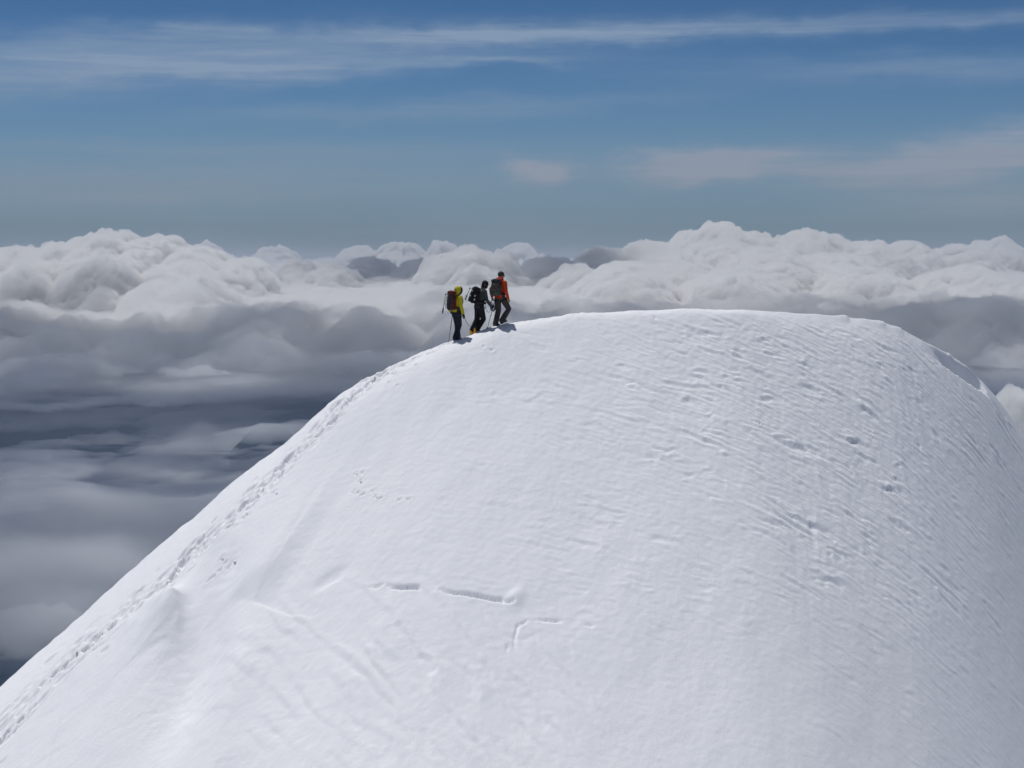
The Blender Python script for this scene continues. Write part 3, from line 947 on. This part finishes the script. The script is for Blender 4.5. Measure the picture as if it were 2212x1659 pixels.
def make_person(sp):
    """sp: pose in the person's own frame (x forward, y left, z up)"""
    hx, hy, hz = ray_hit(*sp['px'])
    hx += sp.get('dx', 0); hy += sp.get('dy', 0.0)
    hd = R(sp['heading'])
    gz = ground(hx, hy)
    Mw = Matrix.Translation((hx, hy, gz)) @ Matrix.Rotation(hd, 4, 'Z')
    root = bpy.data.objects.new('person', None); col.objects.link(root)
    root.empty_display_size = 0.3
    root.matrix_world = Mw
    tag(root, sp['label'], 'person', 'three roped climbers on the ridge')
    sc = sp['scale']
    mt = sp['mats']
    lean = sp['lean']; off = sp.get('shift', 0.0); tw = sp.get('hipy', 0.0)
    feet = {}
    for s_ in (1, -1):
        fx, fy, lift, pitch = sp['feet'][s_]
        g = local_ground(Mw, fx, fy)
        feet[s_] = dict(p=V((fx, fy, g + lift)), pitch=R(pitch))
    pel = V((off, tw, 0.925 * sc + sp.get('drop', 0)))
    fz = sorted((local_ground(Mw, *sp['feet'][1][:2]) + sp['feet'][1][2], local_ground(Mw, *sp['feet'][-1][:2]) + sp['feet'][-1][2]))
    pel.z += 0.65 * fz[0] + 0.35 * fz[1]
    up = V((math.sin(R(lean)), 0, math.cos(R(lean))))
    chest = pel + up * 0.30 * sc
    neckb = pel + up * 0.505 * sc
    hup = V((math.sin(R(sp['head_lean'])), sp.get('head_roll', 0), math.cos(R(sp['head_lean'])))).normalized()
    headc = neckb + hup * 0.175 * sc
    hy_ = R(sp['head_yaw'])
    hf = V((math.cos(hy_), math.sin(hy_), 0)); hf = (hf - hup * hf.dot(hup)).normalized()
    hl_ = hup.cross(hf)
    Rh = Matrix((hf, hl_, hup)).transposed()

    def H_(x, y, z): return headc + (hf * x + hl_ * y + hup * z) * sc
    fw = up.cross(V((0, 1, 0))) * -1
    if fw.x < 0: fw = -fw
    J = {}
    for s_ in (1, -1):
        J['hip', s_] = pel + V((0, 0.095 * s_ * sc, -0.02))
        f = feet[s_]
        back = V((-math.cos(f['pitch']), 0, math.sin(f['pitch'])))
        toe_dir = -back
        f['dir'] = toe_dir; f['upv'] = V((math.sin(f['pitch']), 0, math.cos(f['pitch'])))
        J['ank', s_] = f['p'] + f['upv'] * 0.10 * sc
        J['knee', s_] = ik(J['hip', s_], J['ank', s_], 0.44 * sc, 0.43 * sc, V((1, sp.get('knee_out', {}).get(s_, 0.0), 0)))
        J['sho', s_] = neckb + up * -0.055 * sc + V((0, 0.175 * s_ * sc, 0))
        J['wri', s_] = pel + V(sp['hands'][s_]['at'])
        J['elb', s_] = ik(J['sho', s_], J['wri', s_], 0.29 * sc, 0.27 * sc, V(sp['hands'][s_].get('bend', (-1, 0.3 * s_, -0.2))))
    # ---- the body: one continuous figure
    b = MB()
    b.loft([(pel - up * 0.08, 0.13 * sc, 0.09 * sc), (pel + up * 0.02, 0.155 * sc, 0.105 * sc), (pel + up * 0.14 * sc, 0.13 * sc, 0.09 * sc), (chest, 0.155 * sc, 0.11 * sc),
            (pel + up * 0.43 * sc, 0.165 * sc, 0.10 * sc), (neckb - up * 0.02, 0.09 * sc, 0.07 * sc)], 16)
    b.limb([neckb - up * 0.05, neckb + hup * 0.03, headc - hup * 0.05], [0.062 * sc, 0.056 * sc, 0.058 * sc])
    b.ball(H_(-0.008, 0, 0.022), (0.098 * sc, 0.076 * sc, 0.100 * sc), Rh)
    b.ball(H_(0.026, 0, -0.052), (0.060 * sc, 0.056 * sc, 0.062 * sc), Rh)
    b.ball(H_(0.066, 0, -0.092), (0.024 * sc, 0.026 * sc, 0.020 * sc), Rh)          # chin
    b.limb([H_(0.086, 0, 0.012), H_(0.108, 0, -0.030)], [0.011 * sc, 0.017 * sc], 8)   # nose
    b.ball(H_(0.076, 0, -0.060), (0.018 * sc, 0.028 * sc, 0.013 * sc), Rh)           # mouth
    for s_ in (1, -1):
        b.ball(H_(0.078, 0.033 * s_, 0.004), 0.014 * sc, Rh)                         # eyes
        b.ball(H_(-0.006, 0.080 * s_, -0.012), (0.020 * sc, 0.010 * sc, 0.032 * sc), Rh)
        b.limb([J['hip', s_], J['knee', s_], J['ank', s_]], [0.082 * sc, 0.054 * sc, 0.038 * sc])
        f = feet[s_]
        b.limb([J['ank', s_] - f['upv'] * 0.04, f['p'] + f['dir'] * 0.08 + f['upv'] * 0.05, f['p'] + f['dir'] * 0.16 + f['upv'] * 0.04], [0.036, 0.036, 0.030])
        b.limb([J['sho', s_], J['elb', s_], J['wri', s_]], [0.052 * sc, 0.040 * sc, 0.028 * sc])
    b.build('body', M['skin'], root, 0.011, 3)
    # ---- trousers
    t = MB()
    t.loft([(pel + up * 0.13 * sc, 0.155 * sc, 0.12 * sc), (pel + up * 0.02, 0.175 * sc, 0.135 * sc), (pel - up * 0.08, 0.16 * sc, 0.125 * sc), (pel - up * 0.13, 0.10 * sc, 0.09 * sc)], 16)
    for s_ in (1, -1):
        k = J['knee', s_]; a_ = J['ank', s_]; h_ = J['hip', s_]
        t.limb([h_, h_.lerp(k, 0.5), k, k.lerp(a_, 0.35), k.lerp(a_, 0.8 * sp.get('cuff', 1.0)), k.lerp(a_, 1.03 * sp.get('cuff', 1.0))],
               [0.112 * sc, 0.104 * sc, 0.090 * sc, 0.090 * sc, 0.092 * sc, 0.094 * sc], 14)
    t.build('trousers', mt['trousers'], root, 0.012, 3)
    # ---- jacket
    j = MB()
    hem = sp.get('hem', -0.10)
    j.loft([(pel + up * hem, 0.190 * sc, 0.155 * sc), (pel + up * 0.0, 0.188 * sc, 0.150 * sc), (pel + up * 0.12 * sc, 0.168 * sc, 0.130 * sc), (chest, 0.190 * sc, 0.140 * sc),
            (pel + up * 0.42 * sc, 0.200 * sc, 0.125 * sc), (pel + up * 0.475 * sc, 0.165 * sc, 0.105 * sc), (neckb + up * 0.01, 0.085 * sc, 0.080 * sc), (neckb + hup * 0.055 * sc, 0.078 * sc, 0.078 * sc)], 18)
    for s_ in (1, -1):
        sh, el, wr = J['sho', s_], J['elb', s_], J['wri', s_]
        j.limb([sh, sh.lerp(el, 0.5), el, el.lerp(wr, 0.5), el.lerp(wr, 0.93)], [0.082 * sc, 0.072 * sc, 0.062 * sc, 0.056 * sc, 0.048 * sc], 12)
    jk = j.build('jacket', mt['jacket'], root, 0.012, 3)
    # ---- gloves
    for s_ in (1, -1):
        g = MB(); hd_ = sp['hands'][s_]
        wr = J['wri', s_]; el = J['elb', s_]
        fore = V(hd_.get('fore', (wr - el).normalized()))
        g.limb([wr - (wr - el).normalized() * 0.05, wr + V(fore).normalized() * 0.015], [0.045, 0.038])
        hand(g, wr, fore, hd_.get('palm', (0, -s_, 0)), s_, hd_.get('grip', 0.5))
        o = g.build('glove', mt['glove'], root, 0.0065, 2)
    # ---- boots and crampons
    for s_ in (1, -1):
        f = feet[s_]; p = f['p']; d_ = f['dir']; u_ = f['upv']
        bt = MB()
        sd_ = V((0, 1, 0))
        bt.loft([(p - d_ * 0.085 + u_ * 0.060, 0.036, 0.045), (p - d_ * 0.05 + u_ * 0.055, 0.045, 0.050), (p + d_ * 0.05 + u_ * 0.052, 0.048, 0.046),
                 (p + d_ * 0.13 + u_ * 0.046, 0.050, 0.040), (p + d_ * 0.185 + u_ * 0.040, 0.036, 0.030), (p + d_ * 0.205 + u_ * 0.036, 0.018, 0.016)], 14)
        bt.limb([p + u_ * 0.06 - d_ * 0.02, p + u_ * 0.13 - d_ * 0.025, J['ank', s_].lerp(J['knee', s_], 0.20)], [0.054, 0.055, 0.058], 14)
        bt.block(p + d_ * 0.055 + u_ * 0.012, (0.29, 0.092, 0.022), 0.006, Matrix((d_, sd_, d_.cross(sd_))).transposed())
        bo = bt.build('boot', mt['boot'], root, 0.009, 2)
        if 'boot_label' in sp: bo['label'] = sp['boot_label']
        cr = MB()
        Rf = Matrix((d_, sd_, d_.cross(sd_))).transposed()
        cr.block(p + d_ * 0.13 - u_ * 0.001, (0.11, 0.085, 0.006), 0, Rf); cr.block(p - d_ * 0.045 - u_ * 0.001, (0.085, 0.07, 0.006), 0, Rf)
        cr.block(p + d_ * 0.04 - u_ * 0.001, (0.12, 0.02, 0.005), 0, Rf)
        for (ax, ay) in ((0.17, 0.035), (0.17, -0.035), (0.11, 0.04), (0.11, -0.04), (-0.02, 0.034), (-0.02, -0.034), (-0.08, 0.03), (-0.08, -0.03)):
            q = p + d_ * ax + sd_ * ay
            cr.loft([(q, 0.006, 0.008), (q - u_ * 0.030, 0.001, 0.001)], 5)
        for ay in (0.02, -0.02):
            q = p + d_ * 0.185 + sd_ * ay
            cr.loft([(q, 0.006, 0.006), (q + d_ * 0.045 - u_ * 0.012, 0.001, 0.001)], 5)
        for ax in (-0.05, 0.13):
            cr.tube([p + d_ * ax + sd_ * 0.050 + u_ * 0.0, p + d_ * ax + sd_ * 0.052 + u_ * 0.06, p + d_ * ax + u_ * 0.096, p + d_ * ax - sd_ * 0.052 + u_ * 0.06, p + d_ * ax - sd_ * 0.050], 0.006, 6)
        cr.build('crampon', mt.get('crampon', M['steel']), bo)
    # ---- harness
    h = MB()
    for z_, rr in ((0.085, 0.007), (0.065, 0.007)):
        c = pel + up * z_
        h.tube([c + V((0.158 * math.cos(a), 0.196 * math.sin(a), 0)) * sc for a in [2 * math.pi * k / 24 for k in range(25)]], 0.020, 6)
    for s_ in (1, -1):
        k0 = J['hip', s_].lerp(J['knee', s_], 0.22); ax = (J['knee', s_] - J['hip', s_]).normalized()
        e1 = V((0, 1, 0)) - ax * ax.y; e1.normalize(); e2 = ax.cross(e1)
        h.tube([k0 + (e1 * math.cos(a) + e2 * math.sin(a)) * 0.116 * sc for a in [2 * math.pi * k / 20 for k in range(21)]], 0.018, 6)
    h.build('harness', mt['harness'], root)
    # ---- head wear
    if sp['hat'] == 'hood':
        q = MB()
        q.ball(H_(-0.022, 0, 0.015), (0.128 * sc, 0.118 * sc, 0.135 * sc), Rh)
        q.ball(H_(0.005, 0, 0.02), (0.105 * sc, 0.114 * sc, 0.132 * sc), Rh)
        q.limb([H_(-0.045, 0, -0.04), H_(-0.05, 0, -0.12)], [0.105 * sc, 0.100 * sc])
        q.build('hood', mt['jacket'], root, 0.011, 4)
        q = MB()
        q.ball(H_(0.052, 0, 0.014), (0.094 * sc, 0.104 * sc, 0.134 * sc), Rh)
        q.ball(H_(0.045, 0, -0.05), (0.085 * sc, 0.080 * sc, 0.090 * sc), Rh)
        q.build('balaclava', M['black'], root, 0.010, 2)
    else:
        q = MB()
        q.ball(H_(-0.010, 0, 0.044), (0.110 * sc, 0.094 * sc, 0.100 * sc), Rh)
        q.loft([(H_(-0.006, 0, 0.0), 0.092 * sc, 0.108 * sc), (H_(-0.006, 0, 0.045), 0.096 * sc, 0.112 * sc), (H_(-0.008, 0, 0.075), 0.085 * sc, 0.098 * sc)], 16)
        if sp['hat'] == 'balaclava':
            q.limb([H_(-0.02, 0, -0.02), H_(-0.025, 0, -0.075)], [0.085 * sc, 0.075 * sc])
            q.ball(H_(0.032, 0, -0.062), (0.078 * sc, 0.066 * sc, 0.055 * sc), Rh)
        q.build('hat', mt['hat'], root, 0.010, 2)
        if sp['hat'] == 'beanie_hooddown':
            q = MB()
            nb = neckb + hup * 0.02
            q.loft([(nb + V((-0.03, 0, -0.02)) * sc, 0.135 * sc, 0.115 * sc), (nb + V((-0.045, 0, 0.03)) * sc, 0.135 * sc, 0.118 * sc), (nb + V((-0.065, 0, 0.075)) * sc, 0.120 * sc, 0.110 * sc),
                    (nb + V((-0.075, 0, 0.10)) * sc, 0.095 * sc, 0.085 * sc)], 18)
            q.build('hood', mt['jacket'], root, 0.011, 3)
    q = MB()
    for s_ in (1, -1):
        q.ball(H_(0.094, 0.034 * s_, 0.006), (0.012 * sc, 0.030 * sc, 0.022 * sc), Rh)
        q.tube([H_(0.088, 0.062 * s_, 0.010), H_(0.04, 0.090 * s_, 0.010), H_(-0.02, 0.096 * s_, 0.008)], 0.005, 6)
    q.tube([H_(0.104, 0.012, 0.008), H_(0.106, 0, 0.010), H_(0.104, -0.012, 0.008)], 0.004, 6)
    q.build('sunglasses', M['lens'], root)
    return dict(M=Mw, root=root, pel=pel, up=up, chest=chest, neckb=neckb, J=J, sc=sc, feet=feet)


def make_pack(P_, label, kind):
    """rucksack on the back, with its base as origin"""
    pel, up, sc = P_['pel'], P_['up'], P_['sc']
    bk = V((-up.z, 0, up.x))                      # straight out of the back
    base = pel + up * 0.02 + bk * 0.23
    Rp = Matrix((-bk, V((0, 1, 0)), up)).transposed()
    root = bpy.data.objects.new('backpack', None); col.objects.link(root); root.empty_display_size = 0.2
    root.matrix_world = P_['M'] @ Matrix.Translation(base) @ Rp.to_4x4()
    tag(root, label, 'backpack', 'packs on the climbers backs')
    # pack frame: x forward (towards the back of the wearer), y left, z up along the spine
    main, side, lid, belt = kind['main'], kind['side'], kind['lid'], kind['belt']
    hgt = kind['h']; dp = kind['d']; wd = kind['w']
    m = MB()
    m.loft([((0.02, 0, 0.0), wd * 0.80, dp * 0.62), ((0.0, 0, 0.06), wd * 0.98, dp * 0.95), ((-0.01, 0, hgt * 0.35), wd, dp), ((-0.005, 0, hgt * 0.7), wd * 0.98, dp * 0.95), ((0.0, 0, hgt * 0.93), wd * 0.90, dp * 0.85), ((0.0, 0, hgt), wd * 0.7, dp * 0.65)], 20)
    m.block((0.0, 0, hgt * 0.48), (dp * 1.55, wd * 1.62, hgt * 0.86), 0.045)
    mo = m.build('main_bag', main, root, 0.012, 3)
    l = MB()
    l.block((0.005, 0, hgt + 0.035), (dp * 1.75, wd * 1.72, 0.13), 0.045)
    l.ball((-0.01, 0, hgt + 0.075), (dp * 0.78, wd * 0.75, 0.05))
    l.build('lid', lid, root, 0.012, 3)
    if kind.get('pocket'):
        k = MB()
        k.block((-dp * 0.92, 0, hgt * 0.26), (0.10, wd * 1.5, hgt * 0.42), 0.035)
        k.block((-dp * 0.80, 0, hgt * 0.70), (0.08, wd * 1.2, hgt * 0.34), 0.03)
        k.build('pocket', kind['pocket'], root, 0.011, 2)
    for s_ in (1, -1):
        k = MB()
        k.block((dp * 0.25, s_ * wd * 0.93, hgt * 0.42), (dp * 1.05, 0.05, hgt * 0.78), 0.02)
        k.build('side_panel', side, root, 0.010, 2)
    for s_ in (1, -1):
        k = MB()
        a0 = V((dp * 0.8, s_ * 0.085, hgt * 0.86)); 
        pts = [a0, V((0.16, s_ * 0.105, hgt * 0.985)), V((0.25, s_ * 0.125, hgt * 0.97)), V((0.345, s_ * 0.135, hgt * 0.80)), V((0.36, s_ * 0.145, hgt * 0.55)), V((0.30, s_ * 0.185, hgt * 0.30)), V((0.14, s_ * 0.195, hgt * 0.14))]
        k.loft([(p, 0.030, 0.010) for p in pts], 8)
        k.build('shoulder_strap', belt, root)
    k = MB()
    k.tube([(0.23 + 0.185 * math.cos(a), 0.225 * math.sin(a), 0.075) for a in [R(-165 + 330 * q / 24) for q in range(25)]], 0.024, 8)
    k.build('hip_belt', belt, root)
    k = MB()
    for z_ in (hgt * 0.30, hgt * 0.62):
        for s_ in (1, -1):
            k.tube([(dp * 0.75, s_ * (wd * 0.93 + 0.032), z_ + 0.02), (0, s_ * (wd * 1.0 + 0.028), z_), (-dp * 0.85, s_ * (wd * 0.84 + 0.01), z_ - 0.01)], 0.008, 6)
    for y_ in (-0.07, 0.07):
        k.tube([(-dp * 0.9, y_, hgt + 0.06), (-dp * 1.05, y_, hgt * 0.85), (-dp * 1.28, y_, hgt * 0.5), (-dp * 1.2, y_, hgt * 0.08)], 0.007, 6)
    for q in kind.get('tags', []):
        k.ball(q, (0.018, 0.02, 0.035))
    k.build('compression_strap', kind.get('strap', M['white']), root)
    return root, (P_['M'] @ Matrix.Translation(base) @ Rp.to_4x4())


def make_pole(label, top, tip, group='trekking poles', basket=True):
    """trekking pole: tip is the origin, the grip up along z"""
    top, tip = V(top), V(tip)
    L = (top - tip).length
    root = bpy.data.objects.new('trekking_pole', None); col.objects.link(root); root.empty_display_size = 0.1
    root.matrix_world = Matrix.Translation(tip) @ (top - tip).to_track_quat('Z', 'Y').to_matrix().to_4x4()
    tag(root, label, 'trekking pole', group)
    s_ = MB(); s_.loft([((0, 0, 0), 0.003, 0.003), ((0, 0, 0.04), 0.006, 0.006), ((0, 0, L * 0.5), 0.0085, 0.0085), ((0, 0, L * 0.51), 0.011, 0.011), ((0, 0, L - 0.10), 0.011, 0.011)], 8)
    s_.build('shaft', M['pole'], root)
    g = MB(); g.loft([((0, 0, L - 0.15), 0.014, 0.014), ((0, 0, L - 0.12), 0.019, 0.017), ((0, 0, L - 0.06), 0.016, 0.017), ((0, 0, L - 0.01), 0.020, 0.020), ((0.004, 0, L + 0.012), 0.022, 0.018), ((0.004, 0, L + 0.02), 0.012, 0.010)], 12)
    g.build('grip', M['rubber'], root)
    w_ = MB(); w_.tube([(0, 0.015, L - 0.01), (0, 0.05, L - 0.05), (0.01, 0.055, L - 0.12), (0, 0.035, L - 0.16), (0, 0.018, L - 0.10), (0, 0.012, L - 0.03)], 0.005, 6)
    w_.build('wrist_strap', M['black'], root)
    if basket:
        k = MB(); k.loft([((0, 0, 0.055), 0.010, 0.010), ((0, 0, 0.060), 0.042, 0.042), ((0, 0, 0.066), 0.042, 0.042), ((0, 0, 0.072), 0.010, 0.010)], 14)
        k.build('basket', M['rubber'], root)
    return root


def tip_on_snow(top, u, v):
    """where a pole held at top meets the snow near the picture point"""
    x, y, z = ray_hit(u, v)
    return V((x, y, ground(x, y) - 0.03))


# --- last climber, yellow jacket
P1 = make_person(dict(px=(986, 731.5), dy=0.15, heading=32, scale=0.965, drop=0.05, hem=-0.04, lean=5, head_lean=9, head_yaw=-8, shift=0.0, label='last of the three climbers, in a bright yellow hooded jacket and dark trousers',
    mats=dict(trousers=M['navy'], jacket=M['yellow'], glove=M['navy'], boot=M['boot'], harness=M['charcoal']),
    feet={1: (0.10, 0.08, 0.0, 0), -1: (-0.09, -0.09, 0.0, -4)}, hat='hood',
    hands={1: dict(at=(-0.06, 0.30, -0.02), fore=(0.9, -0.2, -0.4), palm=(0.1, -1, 0), grip=1.05), -1: dict(at=(0.09, -0.27, -0.09), bend=(-1, -0.4, 0), palm=(0, 1, 0), grip=0.45)}))
# --- middle climber, grey-green jacket
P2 = make_person(dict(px=(1033, 716.5), dy=0.28, heading=24, scale=1.01, lean=14, head_lean=26, head_yaw=-14, shift=0.03, drop=-0.01, label='middle climber leaning forward, in a grey-green jacket, black hat and yellow boots',
    mats=dict(trousers=M['black'], jacket=M['greyjkt'], glove=M['black'], boot=M['yellowhard'], harness=M['charcoal'], hat=M['black'], crampon=M['yellowhard']),
    feet={1: (-0.15, 0.08, 0.07, -32), -1: (-0.11, -0.08, 0.0, -3)}, hat='balaclava', cuff=0.84,
    hands={1: dict(at=(0.20, 0.24, 0.10), grip=0.6), -1: dict(at=(0.34, -0.20, -0.03), bend=(-0.5, -0.6, -0.6), fore=(0.9, 0.1, -0.25), palm=(0, 1, 0.1), grip=1.05)}))
# --- first climber, orange jacket
P3 = make_person(dict(px=(1079, 704), dy=0.2, heading=50, scale=1.0, hem=-0.05, lean=4, head_lean=8, head_yaw=-24, shift=0.02, label='leading climber in an orange-red jacket with a grey backpack and rope coils in hand',
    mats=dict(trousers=M['brown'], jacket=M['orange'], glove=M['tan'], boot=M['boot'], harness=M['black'], hat=M['charcoal']),
    feet={1: (-0.10, 0.08, 0.0, -3), -1: (0.0, -0.13, 0.04, -16)}, hat='beanie_hooddown', knee_out={-1: -0.6},
    hands={1: dict(at=(-0.05, 0.29, -0.01), palm=(0, -1, 0), grip=1.0), -1: dict(at=(0.10, -0.27, -0.07), bend=(-1, -0.5, 0), palm=(0, 1, 0), grip=0.4)}))

pk1, Mp1 = make_pack(P1, 'charcoal backpack with red lid and red side panels on the yellow-jacketed climber',
    dict(main=M['charcoal'], side=M['red'], lid=M['darkred'], belt=M['charcoal'], h=0.50, d=0.118, w=0.160, strap=M['olive']))
pk2, Mp2 = make_pack(P2, 'plain black backpack with small pale tags on the middle climber',
    dict(main=M['black'], side=M['black'], lid=M['black'], belt=M['black'], h=0.42, d=0.115, w=0.150, pocket=M['black'], strap=M['charcoal']))
pk3, Mp3 = make_pack(P3, 'olive-grey backpack with bulging lower pocket on the orange-jacketed climber',
    dict(main=M['olive'], side=M['olive'], lid=M['charcoal'], belt=M['black'], h=0.43, d=0.118, w=0.165, pocket=M['olive'], strap=M['charcoal']))
for Mp, sp_ in ((Mp2, ((-0.05, -0.185, 0.10), (-0.06, -0.18, 0.22))),):
    for q in sp_:
        k = MB(); k.ball(q, (0.020, 0.012, 0.034)); k.build('pack_tag', M['white'], pk2)

# poles strapped upside down to the packs
make_pole('collapsed trekking pole strapped upside down to the charcoal and red backpack', Mp1 @ V((-0.25, 0.04, -0.11)), Mp1 @ V((-0.135, 0.13, 0.55)))
make_pole('collapsed trekking pole strapped upside down to the black backpack', Mp2 @ V((-0.24, 0.10, 0.05)), Mp2 @ V((-0.15, 0.14, 0.50)))


def grip_point(P_, s_, ahead=0.075):
    el, wr = P_['J']['elb', s_], P_['J']['wri', s_]
    return P_['M'] @ wr


g1 = P1['M'] @ (P1['J']['wri', 1] + V((0.075, -0.03, -0.02)))
t1 = tip_on_snow(g1, 968, 741)
make_pole('trekking pole planted in the snow behind the yellow-jacketed climber', g1 + (g1 - t1).normalized() * 0.06, t1)
g2 = P2['M'] @ (P2['J']['wri', -1] + V((0.075, 0.03, -0.02)))
t2 = tip_on_snow(g2, 1052, 711.5)
make_pole('trekking pole planted in front of the middle climber', g2 + (g2 - t2).normalized() * 0.06, t2)

# ropes
def sag(a, b, drop, n=18):
    a, b = V(a), V(b); out = []
    for i in range(n):
        t = i / (n - 1)
        p = a.lerp(b, t); p.z -= drop * 4 * t * (1 - t) * (0.75 + 0.5 * t)
        g = ground(p.x, p.y) + 0.012
        p.z = max(p.z, g); out.append(p)
    return out


def rope_obj(name, label, pts, r=0.0075, cat='rope', group=None):
    k = MB(); k.tube(pts, r, 7)
    o = k.build(name, M['rope'])
    return tag(o, label, cat, group)


w1 = P1['M'] @ (P1['pel'] + V((0.17, -0.06, -0.02)))
w2b = P2['M'] @ (P2['pel'] + V((-0.10, -0.17, -0.02)))
rope_obj('climbing_rope', 'slack climbing rope hanging between the yellow-jacketed and the middle climber', sag(w1, P2['M'] @ V((-0.20, 0.05, 0.22)), 0.14) + [w2b.lerp(P2['M'] @ V((-0.2, 0.05, 0.22)), 0.5), w2b])
w2 = P2['M'] @ (P2['pel'] + V((0.18, -0.04, -0.02)))
h3 = P3['M'] @ (P3['J']['wri', 1] + V((0.03, -0.01, -0.09)))
rope_obj('climbing_rope', 'slack climbing rope hanging between the middle climber and the rope coils', sag(w2, h3 + V((-0.05, 0, -0.22)), 0.20))
k = MB()
for i in range(6):
    ph = rng.uniform(0, 6.28); pts = []
    rw, rh = 0.078 + rng.uniform(-0.012, 0.012), 0.175 + rng.uniform(-0.02, 0.015)
    tilt = rng.uniform(-0.10, 0.10); yo = rng.uniform(-0.035, 0.035)
    for q in range(29):
        a = 2 * math.pi * q / 28
        x_ = rw * math.sin(a); z_ = rh * math.cos(a) - rh
        pts.append(h3 + V((x_ * math.cos(tilt) - z_ * math.sin(tilt) * 0.4, yo * math.sin(a * 0.5 + 0.3) + 0.02 * math.sin(a + ph), z_)))
    k.tube(pts, 0.0105, 7)
for sl in (-1, 1, 0.4):
    k.tube([h3 + V((-0.055 * sl, 0, -0.09)), h3 + V((0, 0.015, -0.17)), h3 + V((0.055 * sl, 0.01, -0.26))], 0.006, 6)
o = k.build('rope_coil', M['rope'])
tag(o, 'oval coils of dark rope hanging from the leading climber left hand', 'rope coil')

# small lumps of snow kicked off the track
lump_me = None
LUMPS = [(772, 1023), (786, 1021), (780, 1040), (766, 1061), (776, 1065), (786, 1069), (807, 1061), (814, 1074), (826, 1077), (592, 1070), (598, 1073), (480, 1217), (508, 1215), (1064, 757)]
for i, (u, v) in enumerate(LUMPS):
    x, y, z = ray_hit(u, v)
    if lump_me is None:
        k = MB(); k.ball((0, 0, 0.012), (0.05, 0.04, 0.034)); k.ball((0.03, 0.012, 0.008), (0.03, 0.03, 0.026)); k.ball((-0.03, -0.01, 0.006), (0.028, 0.03, 0.022))
        o = k.build('snow_lump', snow, None, 0.008, 2); lump_me = o.data
    else:
        o = bpy.data.objects.new('snow_lump', lump_me); col.objects.link(o)
    o.location = (x, y, ground(x, y)); o.rotation_euler = (0.5, 0, rng.uniform(0, 6.28)); f = rng.uniform(0.6, 1.2); o.scale = (f, f, f)
    tag(o, 'small lump of snow lying on the smooth snow face below the trodden track', 'snow lump', 'snow lumps below the track')

scene.view_settings.view_transform = 'Standard'
scene.view_settings.look = 'None'
scene.view_settings.exposure = 0
scene.cycles.use_denoising = True
scene.cycles.max_bounces = 14
scene.cycles.diffuse_bounces = 3
scene.cycles.volume_bounces = 8
scene.cycles.transparent_max_bounces = 24
